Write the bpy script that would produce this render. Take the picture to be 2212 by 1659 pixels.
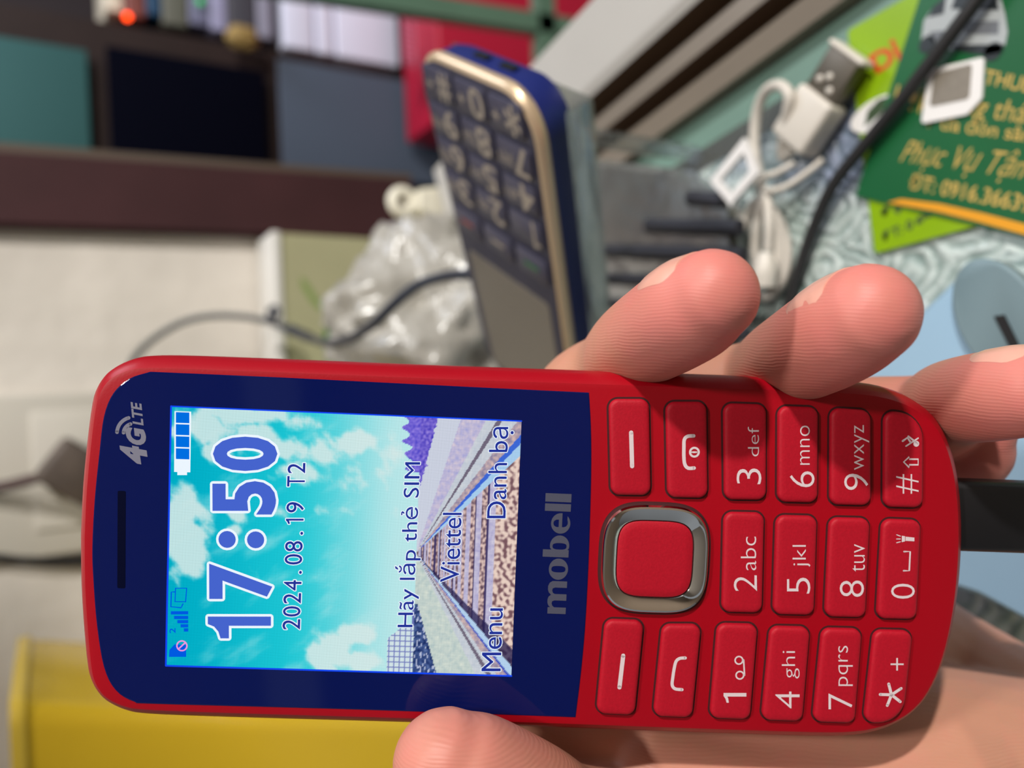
import bpy, bmesh, math, random
import numpy as np
from mathutils import Vector, Matrix, Quaternion
from mathutils import noise as mnoise

sc = bpy.context.scene
COL = sc.collection
for o in list(bpy.data.objects):
    bpy.data.objects.remove(o)
rnd = random.Random(7)

# ------------------------------------------------------------------ camera
# The photograph is a portrait shot turned on its side: the right edge of the
# frame is the ground side, so the camera is rolled by a quarter turn.
FPX, CX, CY = 1661.0, 1106.0, 829.5
TABLE_Z = 0.75
CAM = np.array([0.0, 0.0, 0.955])
PITCH, ROLL = math.radians(31.0), 0.045
Fv = np.array([0, math.cos(PITCH), -math.sin(PITCH)])
_U = np.array([0, math.sin(PITCH), math.cos(PITCH)])
_R = np.array([1.0, 0, 0])
Uv = math.cos(ROLL) * _U + math.sin(ROLL) * _R
Rv = math.cos(ROLL) * _R - math.sin(ROLL) * _U
CAMW = np.c_[-Uv, Rv, -Fv]                       # camera axes in world space

cd = bpy.data.cameras.new('camera')
cam = bpy.data.objects.new('camera', cd)
COL.objects.link(cam)
M = Matrix([[*CAMW[i], CAM[i]] for i in range(3)] + [[0, 0, 0, 1]])
cam.matrix_world = M
cd.sensor_fit = 'HORIZONTAL'
cd.sensor_width = 36.0
cd.lens = FPX / 2212.0 * 36.0
cd.clip_start = 0.004
cd.clip_end = 30
cd.dof.use_dof = True
cd.dof.focus_distance = 0.1065
cd.dof.aperture_fstop = 12.0
sc.camera = cam

# ------------------------------------------------------------------ light
sc.view_settings.view_transform = 'Standard'
sc.view_settings.look = 'None'
sc.view_settings.gamma = 1.0
sc.view_settings.use_curve_mapping = False
sc.view_settings.exposure = 0.0

w = bpy.data.worlds.new('room_light')
sc.world = w
w.use_nodes = True
wn = w.node_tree
wtc = wn.nodes.new('ShaderNodeTexCoord')
wsp = wn.nodes.new('ShaderNodeSeparateXYZ')
wrp = wn.nodes.new('ShaderNodeValToRGB')              # pale ceiling side, darker floor side
wmp = wn.nodes.new('ShaderNodeMapRange')
wmp.inputs['From Min'].default_value = -1.0
wn.links.new(wtc.outputs['Generated'], wsp.inputs[0])
wn.links.new(wsp.outputs['Z'], wmp.inputs['Value'])
wn.links.new(wmp.outputs[0], wrp.inputs[0])
wrp.color_ramp.elements[0].position = 0.30
wrp.color_ramp.elements[0].color = (0.20, 0.20, 0.20, 1)
wrp.color_ramp.elements[1].position = 0.75
wrp.color_ramp.elements[1].color = (0.80, 0.88, 0.96, 1)
wn.links.new(wrp.outputs[0], wn.nodes['Background'].inputs[0])
wn.nodes['Background'].inputs[1].default_value = 0.34

def area(name, loc, target, sx, sy, power, col):
    l = bpy.data.lights.new(name, 'AREA')
    l.shape = 'RECTANGLE'
    l.size, l.size_y = sx, sy
    l.energy = power
    l.color = col
    o = bpy.data.objects.new(name, l)
    COL.objects.link(o)
    o.location = loc
    o.rotation_euler = (Vector(target) - Vector(loc)).to_track_quat('-Z', 'Y').to_euler()
    return o

area('ceiling_lamp', (0.50, -0.24, 2.35), (0, 0.12, 0.85), 0.14, 0.06, 12.0, (1.0, 0.95, 0.89))
area('shop_lamp', (1.25, -0.68, 1.82), (0, 0.12, 0.85), 0.05, 0.09, 29.0, (1.0, 0.95, 0.89))
area('shelf_fill', (0.75, 0.62, 1.5), (0.4, 0.95, 0.95), 0.5, 0.3, 4.0, (0.8, 0.86, 1.0))  # added bluish fill, brightens the shelf and papers beyond the window

# ------------------------------------------------------------------ helpers
def lin(c):
    return tuple((v / 255 / 12.92) if v / 255 <= 0.04045 else ((v / 255 + 0.055) / 1.055) ** 2.4 for v in c)

def ray(px, py):
    return Fv - Uv * (px - CX) / FPX + Rv * (CY - py) / FPX

def T(px, py, h=0.0):                             # a spot on the table, h above its top
    r = ray(px, py)
    return CAM + r * (TABLE_Z + h - CAM[2]) / r[2]

def WL(px, py, Y):                                # a spot on an upright plane facing the viewer
    r = ray(px, py)
    return CAM + r * (Y - CAM[1]) / r[1]

def DP(px, py, d):                                # a spot at depth d
    return CAM + ray(px, py) * d

class Plane:
    def __init__(s, o, ex, ey):
        s.o, s.ex, s.ey = np.array(o, float), np.array(ex, float), np.array(ey, float)
        s.n = np.cross(s.ex, s.ey)
    def uv(s, px, py, z=0.0):
        r = ray(px, py)
        o = s.o + s.n * z
        p = CAM + r * ((o - CAM) @ s.n) / (r @ s.n)
        return np.array([(p - o) @ s.ex, (p - o) @ s.ey])
    def matrix(s):
        return Matrix([[s.ex[i], s.ey[i], s.n[i], s.o[i]] for i in range(3)] + [[0, 0, 0, 1]])

def mat(name, col, rough=0.5, metal=0.0, noise=0.0, nscale=200.0, bump=0.0, bscale=400.0, bdist=0.0005,
        spec=0.5, coat=0.0, sss=0.0, trans=0.0, emit=0.0, col2=None, sheen=0.0):
    m = bpy.data.materials.new(name)
    m.use_nodes = True
    nt = m.node_tree
    b = nt.nodes['Principled BSDF']
    c = (*lin(col), 1)
    b.inputs['Base Color'].default_value = c
    b.inputs['Roughness'].default_value = rough
    b.inputs['Metallic'].default_value = metal
    b.inputs['Specular IOR Level'].default_value = spec
    b.inputs['Coat Weight'].default_value = coat
    b.inputs['Transmission Weight'].default_value = trans
    if emit:
        b.inputs['Emission Color'].default_value = c
        b.inputs['Emission Strength'].default_value = emit
    tc = nt.nodes.new('ShaderNodeTexCoord')
    if noise or col2:
        n = nt.nodes.new('ShaderNodeTexNoise')
        n.inputs['Scale'].default_value = nscale
        n.inputs['Detail'].default_value = 5
        nt.links.new(tc.outputs['Object'], n.inputs['Vector'])
        r = nt.nodes.new('ShaderNodeValToRGB')
        r.color_ramp.elements[0].position = 0.35
        r.color_ramp.elements[1].position = 0.7
        r.color_ramp.elements[0].color = (*[v * (1 - noise) for v in c[:3]], 1) if not col2 else (*lin(col2), 1)
        r.color_ramp.elements[1].color = c
        nt.links.new(n.outputs['Fac'], r.inputs['Fac'])
        nt.links.new(r.outputs['Color'], b.inputs['Base Color'])
    if bump:
        n = nt.nodes.new('ShaderNodeTexNoise')
        n.inputs['Scale'].default_value = bscale
        n.inputs['Detail'].default_value = 4
        nt.links.new(tc.outputs['Object'], n.inputs['Vector'])
        bp = nt.nodes.new('ShaderNodeBump')
        bp.inputs['Strength'].default_value = bump
        bp.inputs['Distance'].default_value = bdist
        nt.links.new(n.outputs['Fac'], bp.inputs['Height'])
        nt.links.new(bp.outputs['Normal'], b.inputs['Normal'])
    return m

def emission(name, col, strength=1.0):
    m = bpy.data.materials.new(name)
    m.use_nodes = True
    nt = m.node_tree
    nt.nodes.remove(nt.nodes['Principled BSDF'])
    e = nt.nodes.new('ShaderNodeEmission')
    e.inputs[0].default_value = (*lin(col), 1)
    e.inputs[1].default_value = strength
    nt.links.new(e.outputs[0], nt.nodes['Material Output'].inputs[0])
    return m

def clear_plastic(name, tint, rough=0.12, base=0.12, bump=0.0, bscale=60.0, milk=0.0, milkcol=(235, 235, 235), bdist=0.004):
    m = bpy.data.materials.new(name)
    m.use_nodes = True
    nt = m.node_tree
    nt.nodes.remove(nt.nodes['Principled BSDF'])
    t = nt.nodes.new('ShaderNodeBsdfTransparent')
    t.inputs[0].default_value = (*lin(tint), 1)
    g = nt.nodes.new('ShaderNodeBsdfGlossy')
    g.inputs['Roughness'].default_value = rough
    g.inputs[0].default_value = (0.9, 0.92, 0.95, 1)
    d = nt.nodes.new('ShaderNodeBsdfDiffuse')
    d.inputs[0].default_value = (*lin(milkcol), 1)
    tl = nt.nodes.new('ShaderNodeBsdfTranslucent')
    tl.inputs[0].default_value = (*lin(milkcol), 1)
    md = nt.nodes.new('ShaderNodeMixShader')
    md.inputs[0].default_value = 0.4
    nt.links.new(d.outputs[0], md.inputs[1])
    nt.links.new(tl.outputs[0], md.inputs[2])
    m1 = nt.nodes.new('ShaderNodeMixShader')
    m1.inputs[0].default_value = milk
    nt.links.new(t.outputs[0], m1.inputs[1])
    nt.links.new(md.outputs[0], m1.inputs[2])
    lw = nt.nodes.new('ShaderNodeLayerWeight')
    lw.inputs[0].default_value = 0.35
    mx = nt.nodes.new('ShaderNodeMath')
    mx.operation = 'MULTIPLY_ADD'
    mx.inputs[1].default_value = 0.5
    mx.inputs[2].default_value = base
    nt.links.new(lw.outputs['Fresnel'], mx.inputs[0])
    m2 = nt.nodes.new('ShaderNodeMixShader')
    nt.links.new(mx.outputs[0], m2.inputs[0])
    nt.links.new(m1.outputs[0], m2.inputs[1])
    nt.links.new(g.outputs[0], m2.inputs[2])
    nt.links.new(m2.outputs[0], nt.nodes['Material Output'].inputs[0])
    if bump:
        tc = nt.nodes.new('ShaderNodeTexCoord')
        n = nt.nodes.new('ShaderNodeTexNoise')
        n.inputs['Scale'].default_value = bscale
        n.inputs['Detail'].default_value = 3
        n.inputs['Distortion'].default_value = 1.0
        nt.links.new(tc.outputs['Object'], n.inputs['Vector'])
        bp = nt.nodes.new('ShaderNodeBump')
        bp.inputs['Strength'].default_value = bump
        bp.inputs['Distance'].default_value = bdist
        nt.links.new(n.outputs['Fac'], bp.inputs['Height'])
        for s in (g, d, lw):
            nt.links.new(bp.outputs['Normal'], s.inputs['Normal'])
    return m

def obj(name, verts, faces, m, parent=None, smooth=False, fmat=None, mats=None):
    me = bpy.data.meshes.new(name)
    me.from_pydata([tuple(map(float, v)) for v in verts], [], faces)
    for mm in (mats or [m]):
        me.materials.append(mm)
    if fmat is not None:
        me.polygons.foreach_set('material_index', fmat)
    if smooth:
        me.polygons.foreach_set('use_smooth', [True] * len(me.polygons))
    me.update()
    o = bpy.data.objects.new(name, me)
    COL.objects.link(o)
    if parent:
        o.parent = parent
    return o

def thing(name, label, cat, matrix=None, group=None):
    o = bpy.data.objects.new(name, None)
    o.empty_display_size = 0.01
    COL.objects.link(o)
    if matrix is not None:
        o.matrix_world = matrix
    tag(o, label, cat, group)
    return o

def tag(o, label, cat, group=None):
    o['label'] = label
    o['category'] = cat
    if group:
        o['group'] = group
    return o

def structure(o):
    o['kind'] = 'structure'
    return o

def at(p, ex=(1, 0, 0), ey=(0, 1, 0)):
    ex = Vector(ex).normalized()
    n = ex.cross(Vector(ey)).normalized()
    ey = n.cross(ex)
    return Matrix([[ex[i], ey[i], n[i], p[i]] for i in range(3)] + [[0, 0, 0, 1]])

def smooth_by_angle(o, ang=40):
    o.data.polygons.foreach_set('use_smooth', [True] * len(o.data.polygons))
    try:
        o.data.set_sharp_from_angle(angle=math.radians(ang))
    except Exception:
        pass

def loft(name, rings, m, parent=None, cap0=True, cap1=True, smooth=False, closed=True, ang=40):
    n = len(rings[0])
    V, Fc = [], []
    for r in rings:
        V += [tuple(p) for p in r]
    for i in range(len(rings) - 1):
        for j in range(n if closed else n - 1):
            k = (j + 1) % n
            Fc.append((i * n + j, i * n + k, (i + 1) * n + k, (i + 1) * n + j))
    if cap0:
        Fc.append(tuple(range(n - 1, -1, -1)))
    if cap1:
        Fc.append(tuple((len(rings) - 1) * n + j for j in range(n)))
    o = obj(name, V, Fc, m, parent)
    if smooth:
        smooth_by_angle(o, ang)
    return o

def catmull(pts, k=6):
    P = [np.array(p, float) for p in pts]
    P = [2 * P[0] - P[1]] + P + [2 * P[-1] - P[-2]]
    out = []
    for i in range(1, len(P) - 2):
        for t in np.linspace(0, 1, k, endpoint=False):
            a, b, c, d = P[i - 1], P[i], P[i + 1], P[i + 2]
            out.append(0.5 * (2 * b + (c - a) * t + (2 * a - 5 * b + 4 * c - d) * t * t + (3 * b - a - 3 * c + d) * t ** 3))
    out.append(P[-2])
    return out

def tube_data(pts, rad, n=12, closed=False):
    P = [Vector(p) for p in pts]
    L = len(P)
    V, Fc = [], []
    nrm = None
    for i, p in enumerate(P):
        if closed:
            t = (P[(i + 1) % L] - P[i - 1]).normalized()
        else:
            t = (P[min(i + 1, L - 1)] - P[max(i - 1, 0)]).normalized()
        if nrm is None:
            nrm = t.orthogonal().normalized()
        nrm = (nrm - t * nrm.dot(t)).normalized()
        b = t.cross(nrm)
        r = rad[i] if hasattr(rad, '__len__') else rad
        for j in range(n):
            a = 2 * math.pi * j / n
            V.append(p + (nrm * math.cos(a) + b * math.sin(a)) * r)
    R_ = L if closed else L - 1
    for i in range(R_):
        for j in range(n):
            k = (j + 1) % n
            i2 = (i + 1) % L
            Fc.append((i * n + j, i * n + k, i2 * n + k, i2 * n + j))
    if not closed:
        Fc.append(tuple(range(n - 1, -1, -1)))
        Fc.append(tuple((L - 1) * n + j for j in range(n)))
    return V, Fc

def tube(name, pts, rad, m, parent=None, n=12, closed=False, k=6):
    if k and not closed:
        if hasattr(rad, '__len__'):
            q = catmull([(*p, r) for p, r in zip(pts, rad)], k)
            pts = [x[:3] for x in q]
            rad = [x[3] for x in q]
        else:
            pts = catmull(pts, k)
    V, Fc = tube_data(pts, rad, n, closed)
    o = obj(name, V, Fc, m, parent)
    smooth_by_angle(o, 50)
    return o

def box(name, c, s, m, parent=None, bev=0.0, seg=3):
    x, y, z = [v / 2 for v in s]
    V = [(c[0] + a * x, c[1] + b * y, c[2] + d * z) for d in (-1, 1) for b in (-1, 1) for a in (-1, 1)]
    Fc = [(0, 2, 3, 1), (4, 5, 7, 6), (0, 1, 5, 4), (2, 6, 7, 3), (0, 4, 6, 2), (1, 3, 7, 5)]
    o = obj(name, V, Fc, m, parent)
    if bev:
        b = bmesh.new()
        b.from_mesh(o.data)
        bmesh.ops.bevel(b, geom=list(b.edges), offset=bev, segments=seg, affect='EDGES', profile=0.5)
        b.to_mesh(o.data)
        b.free()
        smooth_by_angle(o, 35)
    return o

def round_poly(corners, rads, seg=6):
    """2D polygon with rounded corners"""
    n = len(corners)
    out = []
    for i in range(n):
        p = np.array(corners[i], float)
        a = np.array(corners[i - 1], float) - p
        b = np.array(corners[(i + 1) % n], float) - p
        r = rads[i] if hasattr(rads, '__len__') else rads
        ua, ub = a / np.linalg.norm(a), b / np.linalg.norm(b)
        th = math.acos(max(-1, min(1, ua @ ub)))
        d = min(r / math.tan(th / 2), np.linalg.norm(a) * (.49 if not hasattr(rads, '__len__') else .66), np.linalg.norm(b) * (.49 if not hasattr(rads, '__len__') else .66))
        r2 = d * math.tan(th / 2)
        c = p + (ua + ub) / np.linalg.norm(ua + ub) * r2 / math.sin(th / 2)
        s, e = p + ua * d - c, p + ub * d - c
        a0, a1 = math.atan2(s[1], s[0]), math.atan2(e[1], e[0])
        da = (a1 - a0 + math.pi) % (2 * math.pi) - math.pi
        for k in range(seg + 1):
            t = a0 + da * k / seg
            out.append(c + r2 * np.array([math.cos(t), math.sin(t)]))
    return out

def inset(poly, d):
    """move a 2D closed outline inwards by d (outline given either way round)"""
    n = len(poly)
    P = [np.array(p, float) for p in poly]
    A = sum(P[i][0] * P[(i + 1) % n][1] - P[(i + 1) % n][0] * P[i][1] for i in range(n))
    sg = 1 if A > 0 else -1
    out = []
    for i in range(n):
        a, b = P[i] - P[i - 1], P[(i + 1) % n] - P[i]
        na = np.array([-a[1], a[0]]) / (np.linalg.norm(a) + 1e-12)
        nb = np.array([-b[1], b[0]]) / (np.linalg.norm(b) + 1e-12)
        m_ = na + nb
        m_ = m_ / (np.linalg.norm(m_) + 1e-12)
        out.append(P[i] + sg * m_ * d / max(0.5, m_ @ na))
    return out

def ring3(poly, z):
    return [(p[0], p[1], z) for p in poly]

_dg = None
def text_data(body, bold=0.0, shear=0.0):
    c = bpy.data.curves.new('text', 'FONT')
    c.body = body
    c.size = 1
    c.offset = bold
    c.shear = shear
    c.resolution_u = 4
    o = bpy.data.objects.new('text', c)
    COL.objects.link(o)
    d = bpy.context.evaluated_depsgraph_get()
    me = bpy.data.meshes.new_from_object(o.evaluated_get(d))
    V = np.array([v.co[:] for v in me.vertices])
    Fc = [tuple(p.vertices) for p in me.polygons]
    bpy.data.objects.remove(o)
    bpy.data.curves.remove(c)
    bpy.data.meshes.remove(me)
    return V[:, :2], Fc

def shape_data(loops):
    """filled 2D outlines (holes by even-odd)"""
    c = bpy.data.curves.new('shape', 'CURVE')
    c.dimensions = '2D'
    c.fill_mode = 'FRONT'
    for L in loops:
        s = c.splines.new('POLY')
        s.points.add(len(L) - 1)
        for p, q in zip(s.points, L):
            p.co = (q[0], q[1], 0, 1)
        s.use_cyclic_u = True
    o = bpy.data.objects.new('shape', c)
    COL.objects.link(o)
    d = bpy.context.evaluated_depsgraph_get()
    me = bpy.data.meshes.new_from_object(o.evaluated_get(d))
    V = np.array([v.co[:] for v in me.vertices])
    Fc = [tuple(p.vertices) for p in me.polygons]
    bpy.data.objects.remove(o)
    bpy.data.curves.remove(c)
    bpy.data.meshes.remove(me)
    return V[:, :2], Fc

def put(pl, V, Fc, A, B, C, z, pad=0.0):
    """stretch 2D letters to the place they take: A lower left, B lower right, C upper left"""
    a, b, c = pl.uv(*A), pl.uv(*B), pl.uv(*C)
    ex, ey = b - a, c - a
    if pad:
        lx, ly = np.linalg.norm(ex), np.linalg.norm(ey)
        a = a - ex * pad / lx - ey * pad / ly
        ex = ex * (1 + 2 * pad / lx)
        ey = ey * (1 + 2 * pad / ly)
    lo, hi = V.min(0), V.max(0)
    t = (V - lo) / (hi - lo)
    P = a + t[:, :1] * ex + t[:, 1:] * ey
    return [(p[0], p[1], z) for p in P], Fc

def join(parts):
    V, Fc = [], []
    for v, f in parts:
        k = len(V)
        V += list(v)
        Fc += [tuple(i + k for i in q) for q in f]
    return V, Fc

def stroke(path, wdt, z=0.0, closed=False):
    """flat line of even width along a 2D path, round ends"""
    P = [np.array(p, float) for p in path]
    n = len(P)
    V, Fc = [], []
    for i in range(n):
        if closed:
            t = P[(i + 1) % n] - P[i - 1]
        else:
            t = P[min(i + 1, n - 1)] - P[max(i - 1, 0)]
        t = t / (np.linalg.norm(t) + 1e-12)
        q = np.array([-t[1], t[0]]) * wdt / 2
        V += [(*(P[i] + q), z), (*(P[i] - q), z)]
    for i in range(n if closed else n - 1):
        j = (i + 1) % n
        Fc.append((2 * i, 2 * i + 1, 2 * j + 1, 2 * j))
    if not closed:
        for e in (0, n - 1):
            k = len(V)
            V += [(P[e][0] + wdt / 2 * math.cos(a), P[e][1] + wdt / 2 * math.sin(a), z) for a in np.linspace(0, 2 * math.pi, 12, endpoint=False)]
            Fc.append(tuple(range(k, k + 12)))
    return V, Fc

def disc(c, r, z, n=20):
    return [(c[0] + r * math.cos(a), c[1] + r * math.sin(a), z) for a in np.linspace(0, 2 * math.pi, n, endpoint=False)], [tuple(range(n))]

def quad(pts, z):
    return [(p[0], p[1], z) for p in pts], [(0, 1, 2, 3)] if len(pts) == 4 else [tuple(range(len(pts)))]

# ------------------------------------------------------------------ setting
WALL_Y = 0.575
m_wall = mat('cream_plaster', (226, 220, 211), 0.7, noise=0.16, nscale=11, bump=0.5, bscale=22, bdist=0.006)
m_post = mat('dark_brown_wood', (66, 38, 41), 0.6, spec=.25, noise=0.2, nscale=18, bump=0.2, bscale=60)
m_bead = mat('dull_olive_wood', (88, 76, 66), 0.5)
m_floor = mat('floor_tile', (120, 112, 104), 0.4, noise=0.1, nscale=5)
m_dark = mat('outside_dark', (36, 26, 30), 0.8)
m_table = mat('teal_painted_board', (112, 142, 130), 0.35, noise=0.08, nscale=40)
m_leg = mat('table_leg_wood', (90, 62, 44), 0.5)
m_cab = mat('cabinet_dark_wood', (46, 34, 32), 0.6, spec=.2, noise=0.2, nscale=20)

px0, px1 = WL(300, 497, WALL_Y)[0], WL(300, 338, WALL_Y)[0]
o = box('wall_back', ((-1.2 + px0) / 2, WALL_Y + 0.05, 1.2), (px0 + 1.2, 0.10, 2.4), m_wall)
structure(o)
o = box('ceiling', (0.1, -0.2, 2.62), (3.2, 2.4, 0.04), mat('ceiling_white', (214, 212, 206), .8))
structure(o)
o = box('wall_behind', (0.1, -1.45, 1.2), (3.2, 0.06, 2.4), mat('wall_behind_paint', (150, 134, 116), .8))
structure(o)
o = box('shade_board', (0.60, -0.165, 2.02), (0.02, 0.16, 1.20), mat('shade_board_paint', (120, 104, 90), .7))  # unseen board, added only to shade the left of the back wall
structure(o)
o = box('floor', (0, 0.2, -0.02), (3.2, 3.2, 0.04), m_floor)
structure(o)
# window post, leaning with the old frame
def slab(name, quadpts, depth, m, parent=None, bev=0.0):
    """upright board: four front corners on a plane, given depth behind"""
    V = [tuple(p) for p in quadpts] + [(p[0], p[1] + depth, p[2]) for p in quadpts]
    Fc = [(0, 1, 2, 3), (7, 6, 5, 4), (0, 4, 5, 1), (1, 5, 6, 2), (2, 6, 7, 3), (3, 7, 4, 0)]
    o = obj(name, V, Fc, m, parent)
    b = bmesh.new()
    b.from_mesh(o.data)
    bmesh.ops.recalc_face_normals(b, faces=list(b.faces))
    if bev:
        bmesh.ops.bevel(b, geom=list(b.edges), offset=bev, segments=2, affect='EDGES')
    b.to_mesh(o.data)
    b.free()
    return o
Yp = WALL_Y - 0.012
def xline(x0, y0, x1, y1, z):                     # X of a leaning edge at height z
    a, b = WL(x0, y0, Yp), WL(x1, y1, Yp)
    return a[0] + (b[0] - a[0]) * (z - a[2]) / (b[2] - a[2])
zt, zb = 1.30, 0.70
l0 = (0, 487, 800, 517); l1 = (0, 325, 900, 388); l2 = (0, 303, 900, 374)
o = slab('trim_1', [(xline(*l0, zt), Yp, zt), (xline(*l1, zt), Yp, zt), (xline(*l1, zb), Yp, zb), (xline(*l0, zb), Yp, zb)], 0.06, m_post, bev=0.002)
structure(o)
o = slab('trim_2', [(xline(*l1, zt), Yp + .004, zt), (xline(*l2, zt), Yp + .004, zt), (xline(*l2, zb), Yp + .004, zb), (xline(*l1, zb), Yp + .004, zb)], 0.05, m_bead)
structure(o)
o = box('wall_outside', (0.6, 1.75, 1.0), (2.4, 0.05, 2.4), m_dark)
structure(o)

# ------------------------------------------------------------------ sliding window sill (aluminium)
m_alu = mat('aluminium_frame', (138, 128, 116), 0.42, metal=0.35, noise=0.05, nscale=30)
m_aluw = mat('white_aluminium_face', (186, 184, 180), 0.4, noise=0.05, nscale=25)
m_groove = mat('dark_track_groove', (92, 74, 58), 0.6)
k = (CAM[2] - TABLE_Z) / 0.235
sdir = np.array([0.185, -0.983, 0]); ndir = np.array([0.983, 0.185, 0])
prof = [(0.1300, -0.004), (0.1300, 0.005), (0.1375, 0.007), (0.1375, -0.002), (0.1450, -0.002), (0.1450, 0.008), (0.1520, 0.008), (0.1520, -0.002),
        (0.1610, -0.002), (0.1610, 0.010), (0.1645, 0.012), (0.1915, 0.016), (0.1935, 0.012), (0.1935, -0.06), (0.1300, -0.06)]
far_, near_ = -0.36, -0.03
V, Fc, fm = [], [], []
n_ = len(prof)
for s in (far_, near_):
    for q, z in prof:
        p = ndir * q + sdir * s
        V.append((p[0], p[1], TABLE_Z + z))
for j in range(n_):
    k2 = (j + 1) % n_
    Fc.append((j, k2, n_ + k2, n_ + j))
    zz = min(prof[j][1], prof[k2][1]); q = prof[j][0]
    fm.append(2 if (prof[j][1] == -0.002 or (prof[k2][1] == -0.002)) else (1 if 0.1610 <= q < 0.1935 and j >= 9 else 0))
Fc.append(tuple(range(n_))); fm.append(0)
Fc.append(tuple(range(2 * n_ - 1, n_ - 1, -1))); fm.append(0)
o = obj('window_1', V, Fc, None, mats=[m_alu, m_aluw, m_groove], fmat=fm)
structure(o)

# ------------------------------------------------------------------ table and cloth
pl_edge = lambda q, s: (ndir * q + sdir * s)
tb = thing('table', 'teal painted table under the lace cloth, beside the aluminium window track', 'table', Matrix.Translation((0, 0, TABLE_Z - 0.03)))
a = pl_edge(0.1298, -0.03); b = pl_edge(0.1298, -0.525)
yb = 0.55
b = pl_edge(0.1298, (ndir[1] * 0.1298 - yb) / 0.983)
poly = [(-0.62, -0.10), (a[0] + .03, -0.10), (a[0], a[1]), (b[0], b[1]), (-0.62, yb)]
loft('tabletop', [ring3(poly, 0.0), ring3(poly, 0.0295)], m_table, tb)
for x, y in ((-0.58, -0.06), (0.08, -0.06), (0.02, 0.5), (-0.58, 0.5)):
    box('leg', (x, y, -(TABLE_Z - 0.03) / 2), (0.045, 0.045, TABLE_Z - 0.03), m_leg, tb, bev=0.003)

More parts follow.
